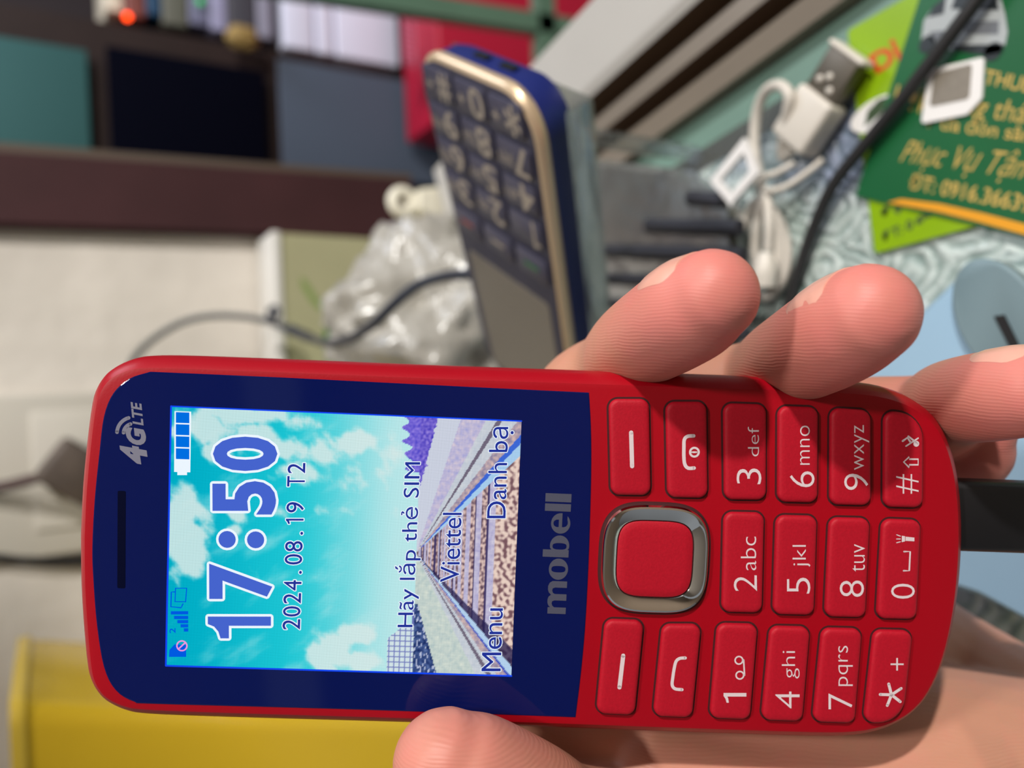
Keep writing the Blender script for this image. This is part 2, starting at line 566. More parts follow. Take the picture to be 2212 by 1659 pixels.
def lace_material():
    m = bpy.data.materials.new('embossed_lace')
    m.use_nodes = True
    nt = m.node_tree
    b = nt.nodes['Principled BSDF']
    b.inputs['Roughness'].default_value = 0.28
    N = nt.nodes.new
    L = nt.links.new
    tc = N('ShaderNodeTexCoord')
    vo = N('ShaderNodeTexVoronoi'); vo.inputs['Scale'].default_value = 34
    L(tc.outputs['Object'], vo.inputs['Vector'])
    # flowers: petals round each cell centre
    sub = N('ShaderNodeVectorMath'); sub.operation = 'SUBTRACT'
    sc_ = N('ShaderNodeVectorMath'); sc_.operation = 'SCALE'; sc_.inputs['Scale'].default_value = 34
    L(tc.outputs['Object'], sc_.inputs[0])
    sc2 = N('ShaderNodeVectorMath'); sc2.operation = 'SCALE'; sc2.inputs['Scale'].default_value = 34
    L(vo.outputs['Position'], sc2.inputs[0])
    L(sc_.outputs[0], sub.inputs[0]); L(sc2.outputs[0], sub.inputs[1])
    sx = N('ShaderNodeSeparateXYZ'); L(sub.outputs[0], sx.inputs[0])
    an = N('ShaderNodeMath'); an.operation = 'ARCTAN2'
    L(sx.outputs['Y'], an.inputs[0]); L(sx.outputs['X'], an.inputs[1])
    mu = N('ShaderNodeMath'); mu.operation = 'MULTIPLY'; mu.inputs[1].default_value = 14
    L(an.outputs[0], mu.inputs[0])
    si = N('ShaderNodeMath'); si.operation = 'SINE'; L(mu.outputs[0], si.inputs[0])
    ln = N('ShaderNodeVectorMath'); ln.operation = 'LENGTH'; L(sub.outputs[0], ln.inputs[0])
    rw = N('ShaderNodeMath'); rw.operation = 'MULTIPLY'; rw.inputs[1].default_value = 26
    L(ln.outputs['Value'], rw.inputs[0])
    sr = N('ShaderNodeMath'); sr.operation = 'SINE'; L(rw.outputs[0], sr.inputs[0])
    # near the centre petals, farther out curled ridges
    lt = N('ShaderNodeMath'); lt.operation = 'LESS_THAN'; lt.inputs[1].default_value = 0.27
    L(ln.outputs['Value'], lt.inputs[0])
    # ribbed scallops: arcs about the centres of a second, finer set of cells
    v2 = N('ShaderNodeTexVoronoi'); v2.inputs['Scale'].default_value = 62
    wn_ = N('ShaderNodeTexNoise'); wn_.inputs['Scale'].default_value = 45; wn_.inputs['Detail'].default_value = 2
    L(tc.outputs['Object'], wn_.inputs['Vector'])
    wa = N('ShaderNodeVectorMath'); wa.operation = 'MULTIPLY_ADD'
    wa.inputs[1].default_value = (.012, .012, .012)
    L(wn_.outputs['Color'], wa.inputs[0]); L(tc.outputs['Object'], wa.inputs[2])
    L(wa.outputs[0], v2.inputs['Vector'])
    wm = N('ShaderNodeMath'); wm.operation = 'MULTIPLY'; wm.inputs[1].default_value = 34
    L(v2.outputs['Distance'], wm.inputs[0])
    ws = N('ShaderNodeMath'); ws.operation = 'SINE'; L(wm.outputs[0], ws.inputs[0])
    fn = N('ShaderNodeTexNoise'); fn.inputs['Scale'].default_value = 160; fn.inputs['Detail'].default_value = 3
    L(tc.outputs['Object'], fn.inputs['Vector'])
    wq = N('ShaderNodeMath'); wq.operation = 'MULTIPLY_ADD'; wq.inputs[1].default_value = 0.16
    L(ws.outputs[0], wq.inputs[0]); L(fn.outputs['Fac'], wq.inputs[2])
    wv = wq
    mx = N('ShaderNodeMix'); mx.data_type = 'FLOAT'
    L(lt.outputs[0], mx.inputs['Factor']); L(wv.outputs[0], mx.inputs[2])
    ad = N('ShaderNodeMath'); ad.operation = 'MULTIPLY_ADD'; ad.inputs[1].default_value = 0.35; ad.inputs[2].default_value = 0.5
    L(si.outputs[0], ad.inputs[0])
    ad2 = N('ShaderNodeMath'); ad2.operation = 'MULTIPLY_ADD'; ad2.inputs[1].default_value = 0.2
    L(sr.outputs[0], ad2.inputs[0]); L(ad.outputs[0], ad2.inputs[2])
    L(ad2.outputs[0], mx.inputs[3])
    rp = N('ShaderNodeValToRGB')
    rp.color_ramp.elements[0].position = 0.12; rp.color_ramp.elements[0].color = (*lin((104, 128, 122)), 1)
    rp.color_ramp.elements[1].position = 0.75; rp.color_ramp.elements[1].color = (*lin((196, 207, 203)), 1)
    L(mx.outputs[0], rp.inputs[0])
    # lilac tint in some blooms
    no = N('ShaderNodeTexNoise'); no.inputs['Scale'].default_value = 22
    L(tc.outputs['Object'], no.inputs['Vector'])
    r2 = N('ShaderNodeValToRGB')
    r2.color_ramp.elements[0].position = 0.52; r2.color_ramp.elements[0].color = (0, 0, 0, 1)
    r2.color_ramp.elements[1].position = 0.66; r2.color_ramp.elements[1].color = (1, 1, 1, 1)
    L(no.outputs['Fac'], r2.inputs[0])
    mc = N('ShaderNodeMix'); mc.data_type = 'RGBA'; mc.blend_type = 'MULTIPLY'
    L(r2.outputs[0], mc.inputs['Factor'])
    L(rp.outputs[0], mc.inputs[6]); mc.inputs[7].default_value = (*lin((190, 192, 226)), 1)
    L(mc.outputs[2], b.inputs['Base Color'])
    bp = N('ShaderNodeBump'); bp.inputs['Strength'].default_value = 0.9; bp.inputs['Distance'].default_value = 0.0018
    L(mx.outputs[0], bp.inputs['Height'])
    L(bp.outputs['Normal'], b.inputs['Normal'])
    return m
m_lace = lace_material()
m_hem = clear_plastic('clear_vinyl_hem', (205, 205, 200), rough=0.2, base=0.1, milk=0.22, milkcol=(150, 148, 138))
g1, g2 = T(1440, 372), T(1985, 28)
gd = (g2 - g1) / np.linalg.norm(g2 - g1)
gfar, gnear = g1 - gd * 0.14, g2 + gd * 0.10
cl = thing('tablecloth', 'pale teal vinyl tablecloth embossed with lace flowers, spread on the table', 'tablecloth', Matrix.Translation((0, 0, TABLE_Z)))
gn = np.array([-gd[1], gd[0], 0]); gn = gn if gn[0] < 0 else -gn
f2, n2 = gfar + gn * 0.008, gnear + gn * 0.008
poly = [(-0.60, -0.09), (n2[0] - 0.004, -0.09), tuple(n2[:2]), tuple(f2[:2]), (-0.60, f2[1])]
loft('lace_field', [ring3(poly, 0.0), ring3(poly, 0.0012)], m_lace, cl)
poly = [tuple(gnear[:2]), tuple(gfar[:2]), tuple(f2[:2]), tuple(n2[:2])]
loft('clear_hem', [ring3(poly, 0.0), ring3(poly, 0.0008)], m_hem, cl)
CLOTH = 0.0013

# ------------------------------------------------------------------ red phone
# pose measured from its screen (36.6 x 48.8 mm); millimetres in its own frame
RC = np.array([[0.04163079, -0.99884602, 0.02394793], [0.9980969, 0.04048435, -0.04651453], [0.04549134, 0.02583879, 0.99863051]])
tc_ = np.array([-23.7419491, -22.4257582, -108.432068]) / 1000
PW = CAMW @ RC
P0 = CAM + CAMW @ tc_
PH = Plane(P0, PW[:, 0], PW[:, 1])
phone = thing('mobile_phone', 'red keypad phone with lit blue screen held upright in the hand', 'phone', PH.matrix())
mm = 0.001
m_red = mat('red_soft_plastic', (158, 1, 22), 0.38, bump=0.12, bscale=2600, bdist=0.0001, spec=0.3)
m_key = mat('red_rubber_key', (176, 13, 36), 0.55, noise=0.12, nscale=2500, bump=0.25, bscale=3500, bdist=0.0001, spec=0.25)
m_seam = mat('dark_key_gap', (58, 0, 8), 0.7)
m_panel = mat('glow_blue_glass', (5, 18, 78), 0.06, spec=0.3)  # black glass, with the screen's blue glow put into its colour
m_slot = mat('earpiece_mesh', (2, 5, 34), 0.6, spec=0.05)
m_white = mat('white_print', (216, 200, 204), 0.6)
m_grey = mat('grey_print', (116, 116, 134), 0.5)
m_brand = mat('dark_grey_print', (74, 76, 94), 0.45)
m_chrome = mat('chrome', (225, 222, 218), 0.06, metal=1.0)

half = [(0, 36.2), (6.8, 36.0), (13.3, 35.5), (18.5, 34.9), (20.7, 34.25), (22.3, 33.3), (23.4, 32.2), (24.3, 30.6), (24.9, 28.9), (25.2, 27.0), (25.35, 22.0), (25.4, 10), (25.4, -10), (25.5, -30), (25.65, -50), (25.7, -67), (25.4, -73.5), (24.6, -77.2), (23.6, -79.6), (22.1, -81.9), (19.6, -84.1), (16, -85.8), (11.5, -87.0), (6, -87.75), (0, -88.0)]
outl = half + [(-x, y) for x, y in half[-2:0:-1]]
# refine
oo = []
cm = catmull(outl + [outl[0]], 3)[:-1]
pp = PH.uv(CX, CY)
outl = [pp + (np.array(p) * mm - pp) * 1.028 for p in cm]   # the rim stands 3 mm behind the face
rings = []
for d, z in ((6.0, -12.6), (2.2, -12.2), (0.7, -10.8), (0.1, -8.5), (0, -6), (0.05, -3.2), (0.45, -1.6), (1.25, -0.55), (1.75, -0.12), (2.4, 0.0)):
    rings.append(ring3(inset(outl, d * mm), z * mm))
body = loft('body', rings, m_red, phone, smooth=True, ang=28)

def phone_loops():
    P = [(325, 803), (280, 818), (245, 850), (225, 900), (215, 980), (205, 1080), (200, 1180), (202, 1250), (210, 1350), (225, 1440), (250, 1490), (290, 1515), (340, 1520), (700, 1530), (1000, 1540), (1243, 1549)]
    a = [PH.uv(*p) for p in P]
    q = [PH.uv(*p) for p in [(1243, 1549), (1255, 1450), (1264, 1350), (1271, 1220), (1275, 1100), (1277, 1000), (1276, 920), (1272, 848)]]
    r = [PH.uv(*p) for p in [(1272, 848), (1000, 835), (600, 815), (325, 803)]]
    a = catmull(a, 4); q = catmull(q, 3); r = catmull(r, 2)
    return list(a)[:-1] + list(q)[:-1] + list(r)[:-1]
pan = phone_loops()
loft('display_panel', [ring3(pan, -0.1 * mm), ring3(pan, 0.06 * mm), ring3(inset(pan, 0.15 * mm), 0.10 * mm)], m_panel, phone)
s0, s1 = PH.uv(263, 1060), PH.uv(262, 1270)
sx_ = [(s0[0], s0[1] + .5 * mm), (s1[0], s1[1] + .5 * mm), (s1[0], s1[1] - .6 * mm), (s0[0], s0[1] - .6 * mm)]
loft('earpiece', [ring3(round_poly(sx_, .2 * mm, 3), .1 * mm), ring3(round_poly(sx_, .2 * mm, 3), .13 * mm)], m_slot, phone)

# --- screen picture: a railway line under a cloudy sky, 240 x 320 cells
NC, NR = 240, 320
def fbm(x, y, o=5, s=0.0):
    v, a_ = 0, 0.5
    for i in range(o):
        v += a_ * mnoise.noise((x, y, s + i * 7.3)); a_ *= 0.5; x *= 2; y *= 2
    return v
def lerp(a, b, t): return tuple(a[i] + (b[i] - a[i]) * t for i in range(3))
def sstep(a, b, x):
    t = max(0, min(1, (x - a) / (b - a))); return t * t * (3 - 2 * t)
VR, VC = 227.0, 113.0
clouds = [(14, 125, 26, 48, 1.0), (30, 222, 42, 22, 0.75), (60, 150, 16, 22, .5), (78, 215, 30, 18, .7), (140, 205, 26, 24, .65), (120, 185, 34, 16, .6), (165, 180, 24, 22, .5), (150, 18, 24, 26, 1.0), (172, 34, 26, 14, .8), (182, 10, 18, 14, .9), (105, 150, 12, 14, .45), (200, 200, 16, 30, .6), (120, 232, 40, 14, .55), (70, 236, 60, 12, .8), (96, 205, 40, 14, .8), (40, 200, 20, 18, .6), (170, 215, 34, 16, .7), (150, 150, 40, 10, .35), (58, 128, 10, 8, .7)]
def sky(r, c):
    t = min(1, r / 228)
    base = lerp((0, 184, 210), (34, 212, 226), sstep(0, .6, t))
    base = lerp(base, (196, 244, 246), sstep(.45, .95, t))
    g = 0
    for (cr, cc, rr, rc, s) in clouds:
        d2 = ((r - cr) / rr) ** 2 + ((c - cc) / rc) ** 2
        g = max(g, s * math.exp(-d2 * 1.1))
    n = fbm(c * .045 + r * .02, r * .045, 5, 3.1)
    f = sstep(.28, .62, g + n * .75)
    f2 = sstep(.0, .5, fbm(c * .03 + 5, r * .03 - c * .03, 5, 9)) * .45
    base = lerp(base, (200, 244, 246), min(1, f2))
    return lerp(base, (226, 246, 244), f * .9)
def ground(r, c):
    y = r - VR
    if y < 1: return sky(r, c)
    u = (c - VC) / y                             # slope from the vanishing point
    dz = 93.0 / y
    n = fbm(c * .25, r * .25, 3, 1.0)
    xl, xr = -1.14, 1.06
    if u < xl - .28 or u > xr + .36:
        col = lerp((196, 206, 220), (222, 226, 232), .5 + n)
        if u < -1.9: col = lerp((186, 206, 206), (228, 236, 224), .5 + n)
        if -1.62 < u < -1.52 or 1.68 < u < 1.80: col = (120, 110, 130)
        if u > 2.1: col = lerp((176, 176, 226), (226, 212, 226), .5 + 1.2 * n)
        if u > 3.4: col = (214, 220, 236)
    elif u < xl - .13 or u > xr + .17:
        col = lerp((150, 140, 170), (226, 196, 190), .5 + n * 1.6)
    elif u < xl + .02:
        col = (70, 90, 200) if u < xl - .09 else (190, 220, 250)
    elif u > xr - .04:
        col = (66, 110, 225) if u > xr + .08 else (176, 216, 250)
    else:
        ph = (dz * 3.2) % 1.0
        if ph < .48:
            col = lerp((176, 170, 214), (224, 218, 236), .5 + n)
        elif ph < .6:
            col = (72, 62, 110)
        else:
            p = mnoise.noise((c * .33, r * .42, 0))
            col = lerp((96, 70, 88), (236, 206, 196), sstep(-.6, .4, p))
        if y > 72:
            p = mnoise.noise((c * .24, r * .26, 4))
            col = lerp((128, 92, 100), (246, 220, 206), sstep(-.4, .2, p))
        if u < xl + .20: col = lerp(col, (40, 34, 80), .75)
    return col
def pic(r, c):
    if r < VR + 1:
        col = sky(r, c)
        h = VR - r
        th_ = 8 + 3.5 * math.sin(c * .5) + 3 * mnoise.noise((c * .2, 0, 0))
        if c > 188 and h < th_ + (c - 188) * .12: col = lerp((96, 84, 214), (150, 130, 236), .5 + mnoise.noise((c * .4, r * .4, 0)))
        if c < 62 and h < 2: col = (110, 120, 190)
        if c < 46 and h < 24 and c < 46 - max(0, h - 8) * .9:
            grid = (int(c) % 5 == 0) or (int(r) % 5 == 0)
            col = (120, 130, 200) if grid else (222, 240, 244)
        return col
    col = ground(r, c)
    if c > 176 and r < 229 + (c - 176) * .22 + 3 * mnoise.noise((c * .3, 5, 0)): col = lerp((84, 70, 200), (150, 130, 230), .5 + mnoise.noise((c * .4, r * .4, 0)))
    if c < 66 and r < 250 - c * .3:
        col = lerp((34, 54, 110), (96, 120, 176), .4 + .9 * mnoise.noise((c * .3, r * .3, 2)))
        if mnoise.noise((c * .25, r * .5, 9)) > .25: col = (190, 200, 230)
    return col
sc_corner = [PH.uv(359.2, 1437.2), PH.uv(370.6, 877.4), PH.uv(1126.5, 909.4), PH.uv(1104.5, 1459.3)]   # TL TR BR BL
V, Fc, cols = [], [], []
for r in range(NR + 1):
    a = sc_corner[0] + (sc_corner[3] - sc_corner[0]) * r / NR
    b = sc_corner[1] + (sc_corner[2] - sc_corner[1]) * r / NR
    for c in range(NC + 1):
        p = a + (b - a) * c / NC
        V.append((p[0], p[1], .13 * mm))
        cols.append((*lin(pic(r, c)), 1))
for r in range(NR):
    for c in range(NC):
        i = r * (NC + 1) + c
        Fc.append((i, i + NC + 1, i + NC + 2, i + 1))
m_lcd = emission('lit_display', (255, 255, 255), 1.0)
nt = m_lcd.node_tree
at_ = nt.nodes.new('ShaderNodeVertexColor'); at_.layer_name = 'picture'
tcx = nt.nodes.new('ShaderNodeTexCoord'); sxp = nt.nodes.new('ShaderNodeSeparateXYZ')
nt.links.new(tcx.outputs['Object'], sxp.inputs[0])
gr_ = []
for ch in ('X', 'Y'):                             # fine dark grid between the picture cells
    m1_ = nt.nodes.new('ShaderNodeMath'); m1_.operation = 'MULTIPLY'; m1_.inputs[1].default_value = 2 * math.pi * NC / .0366
    nt.links.new(sxp.outputs[ch], m1_.inputs[0])
    m2_ = nt.nodes.new('ShaderNodeMath'); m2_.operation = 'SINE'; nt.links.new(m1_.outputs[0], m2_.inputs[0])
    m3_ = nt.nodes.new('ShaderNodeMath'); m3_.operation = 'MULTIPLY_ADD'; m3_.inputs[1].default_value = .13; m3_.inputs[2].default_value = .93
    nt.links.new(m2_.outputs[0], m3_.inputs[0]); gr_.append(m3_)
m4_ = nt.nodes.new('ShaderNodeMath'); m4_.operation = 'MULTIPLY'
nt.links.new(gr_[0].outputs[0], m4_.inputs[0]); nt.links.new(gr_[1].outputs[0], m4_.inputs[1])
nt.links.new(m4_.outputs[0], nt.nodes['Emission'].inputs[1])
nt.links.new(at_.outputs['Color'], nt.nodes['Emission'].inputs[0])
screen = obj('screen', V, Fc, m_lcd, phone)
ca = screen.data.color_attributes.new('picture', 'FLOAT_COLOR', 'POINT')
ca.data.foreach_set('color', np.array(cols, dtype=np.float32).ravel())
screen['label'] = 'lit screen showing a railway line under a cloudy sky'

e_navy = emission('screen_navy', (34, 50, 150), 1.0)
e_blue = emission('screen_blue', (70, 100, 205), 1.0)
e_lite = emission('screen_white', (236, 246, 255), 1.0)
e_cell = emission('screen_cell_blue', (0, 110, 225), 1.0)
e_icon = emission('screen_icon_blue', (0, 90, 225), 1.0)
e_pink = emission('screen_pink', (240, 150, 220), 1.0)
e_edge = emission('screen_edge_blue', (20, 70, 240), 1.0)

ONE = shape_data([[(0, 40), (0, 48), (8, 50), (14, 54), (17, 60), (26, 60), (26, 0), (15, 0), (15, 40)]])
ONE_THIN = shape_data([[(0, 46), (0, 52), (8, 55), (13, 60), (19, 60), (19, 0), (12, 0), (12, 50), (8, 47.5)]])
def glyphs(t, bo):
    if t == '1':
        return ONE if bo > .03 else ONE_THIN
    return text_data(t, bo)
def screen_text(name, items, z0=.15):
    inn = join([put(PH, *glyphs(t, bo), A, B, C, (z0 + .02) * mm) for (t, A, B, C, bo, pd) in items])
    hal = join([([(x + dx * pd, y + dy * pd, z - .02 * mm - .001 * mm * q) for x, y, z in V], Fc) for (V, Fc) in [inn] for pd in [items[0][5] * mm]
                for q, (dx, dy) in enumerate([(math.cos(t), math.sin(t)) for t in np.linspace(0, 2 * math.pi, 12, endpoint=False)])])
    return hal, inn
def two(name, hal, inn, m_in, label=None):
    V, Fc = join([hal, inn])
    fm = [0] * len(hal[1]) + [1] * len(inn[1])
    o = obj(name, V, Fc, None, screen, mats=[e_lite, m_in], fmat=fm)
    if label: o['label'] = label
    return o
def bx(x0, x1, y0, y1, dx=0):                     # photo box -> A,B,C for text running up the frame
    return (x1, y1), (x1 + dx, y0), (x0, y1)
items = [('1', *bx(450, 586, 1331, 1378), .035, .35), ('7', *bx(453, 589, 1217, 1293), .035, .35),
         ('5', *bx(460, 597, 1039, 1111), .035, .35), ('0', *bx(461, 600, 943, 1017), .035, .35)]
hal, inn = screen_text('clock', items)
dots = [PH.uv(491.5, 1164.6), PH.uv(553, 1165.5)]
hal = join([hal] + [disc(d, 1.55 * mm, .15 * mm) for d in dots])
inn = join([inn] + [disc(d, 1.2 * mm, .17 * mm) for d in dots])
two('clock_digits', hal, inn, e_blue)
items = []
for i, ch in enumerate('2024.08.19 T2'):          # evenly spaced letters
    if ch == ' ': continue
    t0, t1 = (i + .10) / 13, (i + .90) / 13
    if ch == '.': t0, t1 = (i + .38) / 13, (i + .62) / 13
    if ch == '1': t0, t1 = (i + .22) / 13, (i + .62) / 13
    q = lambda t, up=0: (648.5 + 12 * t - up, 1362 - 365 * t)
    items.append((ch, q(t0), q(t1), q(t0, 6 if ch == '.' else 38), .0, .13))
hal, inn = screen_text('d', items)
two('date_line', hal, inn, e_navy)
for nm, it in (('sim_notice', ('Hãy lắp thẻ SIM', (902, 1354), (919, 998), (848, 1354))), ('network_name', ('Viettel', (992, 1257), (998, 1107), (951, 1257))),
               ('menu_caption', ('Menu', (1082, 1449), (1087, 1313), (1040, 1449))), ('contacts_caption', ('Danh bạ', (1104, 1119), (1110, 922), (1052, 1119)))):
    hal, inn = screen_text(nm, [(*it, 0, .11)])
    two(nm, hal, inn, e_navy)
# battery
def Q(*pts): return [PH.uv(*p) for p in pts]
hal = join([quad(Q((377, 1019), (378, 888), (414, 889), (412, 1020)), .15 * mm), quad(Q((384, 1026), (384, 1018), (405, 1018), (405, 1026)), .15 * mm)])
inn = join([quad(Q((381, 991 - 26 * i), (381, 968 - 26 * i), (410, 969 - 26 * i), (410, 992 - 26 * i)), .17 * mm) for i in range(4)])
two('battery_icon', hal, inn, e_cell)
pr = []
for i, (xl, y) in enumerate(((370, 1323), (377, 1333), (384, 1342), (391, 1351), (398, 1360))):
    pr.append(quad(Q((xl, y + 3.5), (xl, y - 3.5), (407.5, y - 3.5), (407.5, y + 3.5)), .15 * mm))
pr.append(put(PH, *text_data('2', .01), (380, 1367), (380, 1356), (367, 1367), .15 * mm))
obj('signal_icon', *join(pr), e_icon, screen)
pr = [stroke(Q((379, 1299), (380, 1270), (404, 1270), (402, 1299)), .18 * mm, .15 * mm, True), stroke(Q((378, 1278), (371, 1278), (370, 1310), (392, 1312), (396, 1304)), .18 * mm, .15 * mm)]
obj('window_icon', *join(pr), e_icon, screen)
pr = [quad(Q((366, 1418), (367, 1403), (378, 1391), (403, 1392), (403, 1418)), .15 * mm)]
cc = PH.uv(394, 1394)
pk = [stroke([cc + .7 * mm * np.array([math.cos(t), math.sin(t)]) for t in np.linspace(0, 2 * math.pi, 24, endpoint=False)], .2 * mm, .18 * mm, True),
      stroke([cc + .6 * mm * np.array([-.7, .7]), cc + .6 * mm * np.array([.7, -.7])], .2 * mm, .18 * mm)]
V1 = join(pr); V2 = join(pk); V, Fc = join([V1, V2])
obj('no_sim_icon', V, Fc, None, screen, mats=[e_icon, e_pink], fmat=[0] * len(V1[1]) + [1] * len(V2[1]))
# bright rim of the backlight along the frame of the screen
pr = []
for i in range(2):
    p, q = [(0, 1), (0, 3)][i]
    pr.append(stroke([sc_corner[p], sc_corner[q]], .25 * mm, .14 * mm))
pr.append(stroke([sc_corner[1], sc_corner[2]], .2 * mm, .14 * mm))
obj('backlight_rim', *join(pr), e_edge, screen)

# --- printed marks on the glass
def superell(c, rx, ry, n=36, p=2.0):
    out = []
    for t in np.linspace(0, 2 * math.pi, n, endpoint=False):
        x, y = math.cos(t), math.sin(t)
        out.append((c[0] + rx * math.copysign(abs(x) ** (2 / p), x), c[1] + ry * math.copysign(abs(y) ** (2 / p), y)))
    return out
def rect(x0, y0, x1, y1): return [(x0, y0), (x1, y0), (x1, y1), (x0, y1)]
def brand_loops():
    # heavy rounded lower-case letters, x-height 40, ascender 55, total length 260
    G = []
    # m
    G.append([(0, 0), (0, 39), (14, 39), (14, 34), (18, 38), (24, 40), (31, 40), (37, 38), (41, 33), (46, 38), (52, 40), (60, 40), (67, 37), (71, 31), (71, 0), (57, 0), (57, 25), (55, 30), (50, 31), (45, 29), (43, 25), (43, 0), (29, 0), (29, 25), (27, 30), (22, 31), (17, 29), (14, 25), (14, 0)])
    G.append(superell((97, 20), 23, 20.5)); G.append(superell((97, 20), 7, 15, p=2.8))
    # b
    G.append([(123, 0), (123, 55), (139, 55), (139, 37)] + [(148 + 22 * math.sin(t), 20 + 20.5 * math.cos(t)) for t in np.linspace(-.25, math.pi + .25, 22)] + [(139, 3), (139, 0)])
    G.append(superell((146.5, 20), 7, 15, p=2.8))
    # e
    e = [(196 + 22 * math.cos(t), 20 + 20.5 * math.sin(t)) for t in np.linspace(0.0, 2 * math.pi - .75, 34)]
    e += [(204, 6), (200, 5), (195, 5), (190, 8), (188, 13), (188, 17), (218, 17)]
    G.append(e)
    G.append([(188, 24), (204, 24), (204, 29), (201, 34), (196, 35.5), (191, 34), (188, 29)])
    G.append(rect(222, 0, 238, 55)); G.append(rect(242, 0, 260, 55))
    return G
# letters do not overlap so even-odd fill gives the counters
V, Fc = shape_data(brand_loops())
obj('brand_mark', *put(PH, V, Fc, (1222, 1326), (1235, 1067), (1166, 1324), .12 * mm), m_brand, phone)
pr = [put(PH, *text_data('4', .055, .2), (322, 1003), (316, 962), (265, 1003), .12 * mm), put(PH, *text_data('G', .055, .2), (318, 961), (314, 922), (275, 961), .12 * mm),
      put(PH, *text_data('LTE', .03, .2), (311, 919), (306, 868), (288, 919), .12 * mm)]
ac = PH.uv(289, 936)
for rr in (1.35, 2.25):
    pr.append(stroke([ac + rr * mm * np.array([math.cos(t), math.sin(t)]) for t in np.linspace(math.radians(18), math.radians(88), 10)], .5 * mm, .12 * mm))
obj('network_mark', *join(pr), m_grey, phone)

# --- keys
KEYS = {
 'softR': [(1315, 862), (1402, 862), (1406, 1070), (1320, 1069)], 'end': [(1438, 868), (1526, 868), (1529, 1076), (1442, 1074)],
 '3': [(1563, 871), (1655, 874), (1655, 1080), (1565, 1079)], '6': [(1681, 877), (1767, 880), (1766, 1086), (1680, 1084)],
 '9': [(1794, 881), (1881, 886), (1881, 1092), (1793, 1090)], '#': [(1910, 887), (1994, 894), (1993, 1097), (1909, 1095)],
 '2': [(1564, 1106), (1651, 1108), (1646, 1324), (1559, 1322)], '5': [(1677, 1113), (1765, 1115), (1758, 1329), (1670, 1327)],
 '8': [(1792, 1118), (1879, 1120), (1869, 1334), (1782, 1332)], '0': [(1906, 1121), (1989, 1124), (1979, 1338), (1894, 1336)],
 'softL': [(1307, 1338), (1391, 1341), (1371, 1545), (1288, 1541)], 'call': [(1431, 1349), (1515, 1349), (1495, 1550), (1411, 1547)],
 '1': [(1550, 1347), (1637, 1349), (1620, 1554), (1533, 1551)], '4': [(1664, 1353), (1750, 1355), (1733, 1558), (1645, 1555)],
 '7': [(1776, 1357), (1862, 1359), (1846, 1562), (1756, 1559)], '*': [(1888, 1361), (1971, 1363), (1950, 1562), (1866, 1561)]}
KEYLABEL = {'softR': 'soft key below the right end of the screen', 'softL': 'soft key below the left end of the screen', 'end': 'end call key with power symbol', 'call': 'green call key position with handset symbol',
            '#': 'hash key with rounded corner', '*': 'star key with rounded corner'}
LEG = {'3': [('3', 1587, 1640, 1010, 1043.5), ('def', 1611, 1635, 920.5, 984)], '6': [('6', 1701, 1754, 1016, 1050), ('mno', 1723, 1744, 918, 1002)],
 '9': [('9', 1817.5, 1869, 1021, 1056), ('wxyz', 1839, 1871, 917, 1013)], '#': [('#', 1929, 1977, 1022, 1064)],
 '2': [('2', 1581, 1631, 1239, 1273), ('abc', 1596, 1629, 1156, 1228)], '5': [('5', 1695, 1745, 1244, 1278), ('jkl', 1707, 1745, 1174, 1220.6)],
 '8': [('8', 1808, 1860, 1250, 1285), ('tuv', 1835, 1862, 1172, 1231)], '0': [('0', 1918, 1969, 1257, 1289)],
 '1': [('1', 1559, 1608, 1491, 1512)], '4': [('4', 1670, 1722, 1488, 1524), ('ghi', 1684, 1722, 1401, 1460)],
 '7': [('7', 1784, 1835, 1492, 1526), ('pqrs', 1805, 1836, 1390, 1476)], '*': [('+', 1917, 1945, 1416, 1443)]}
KTOP = 0.85
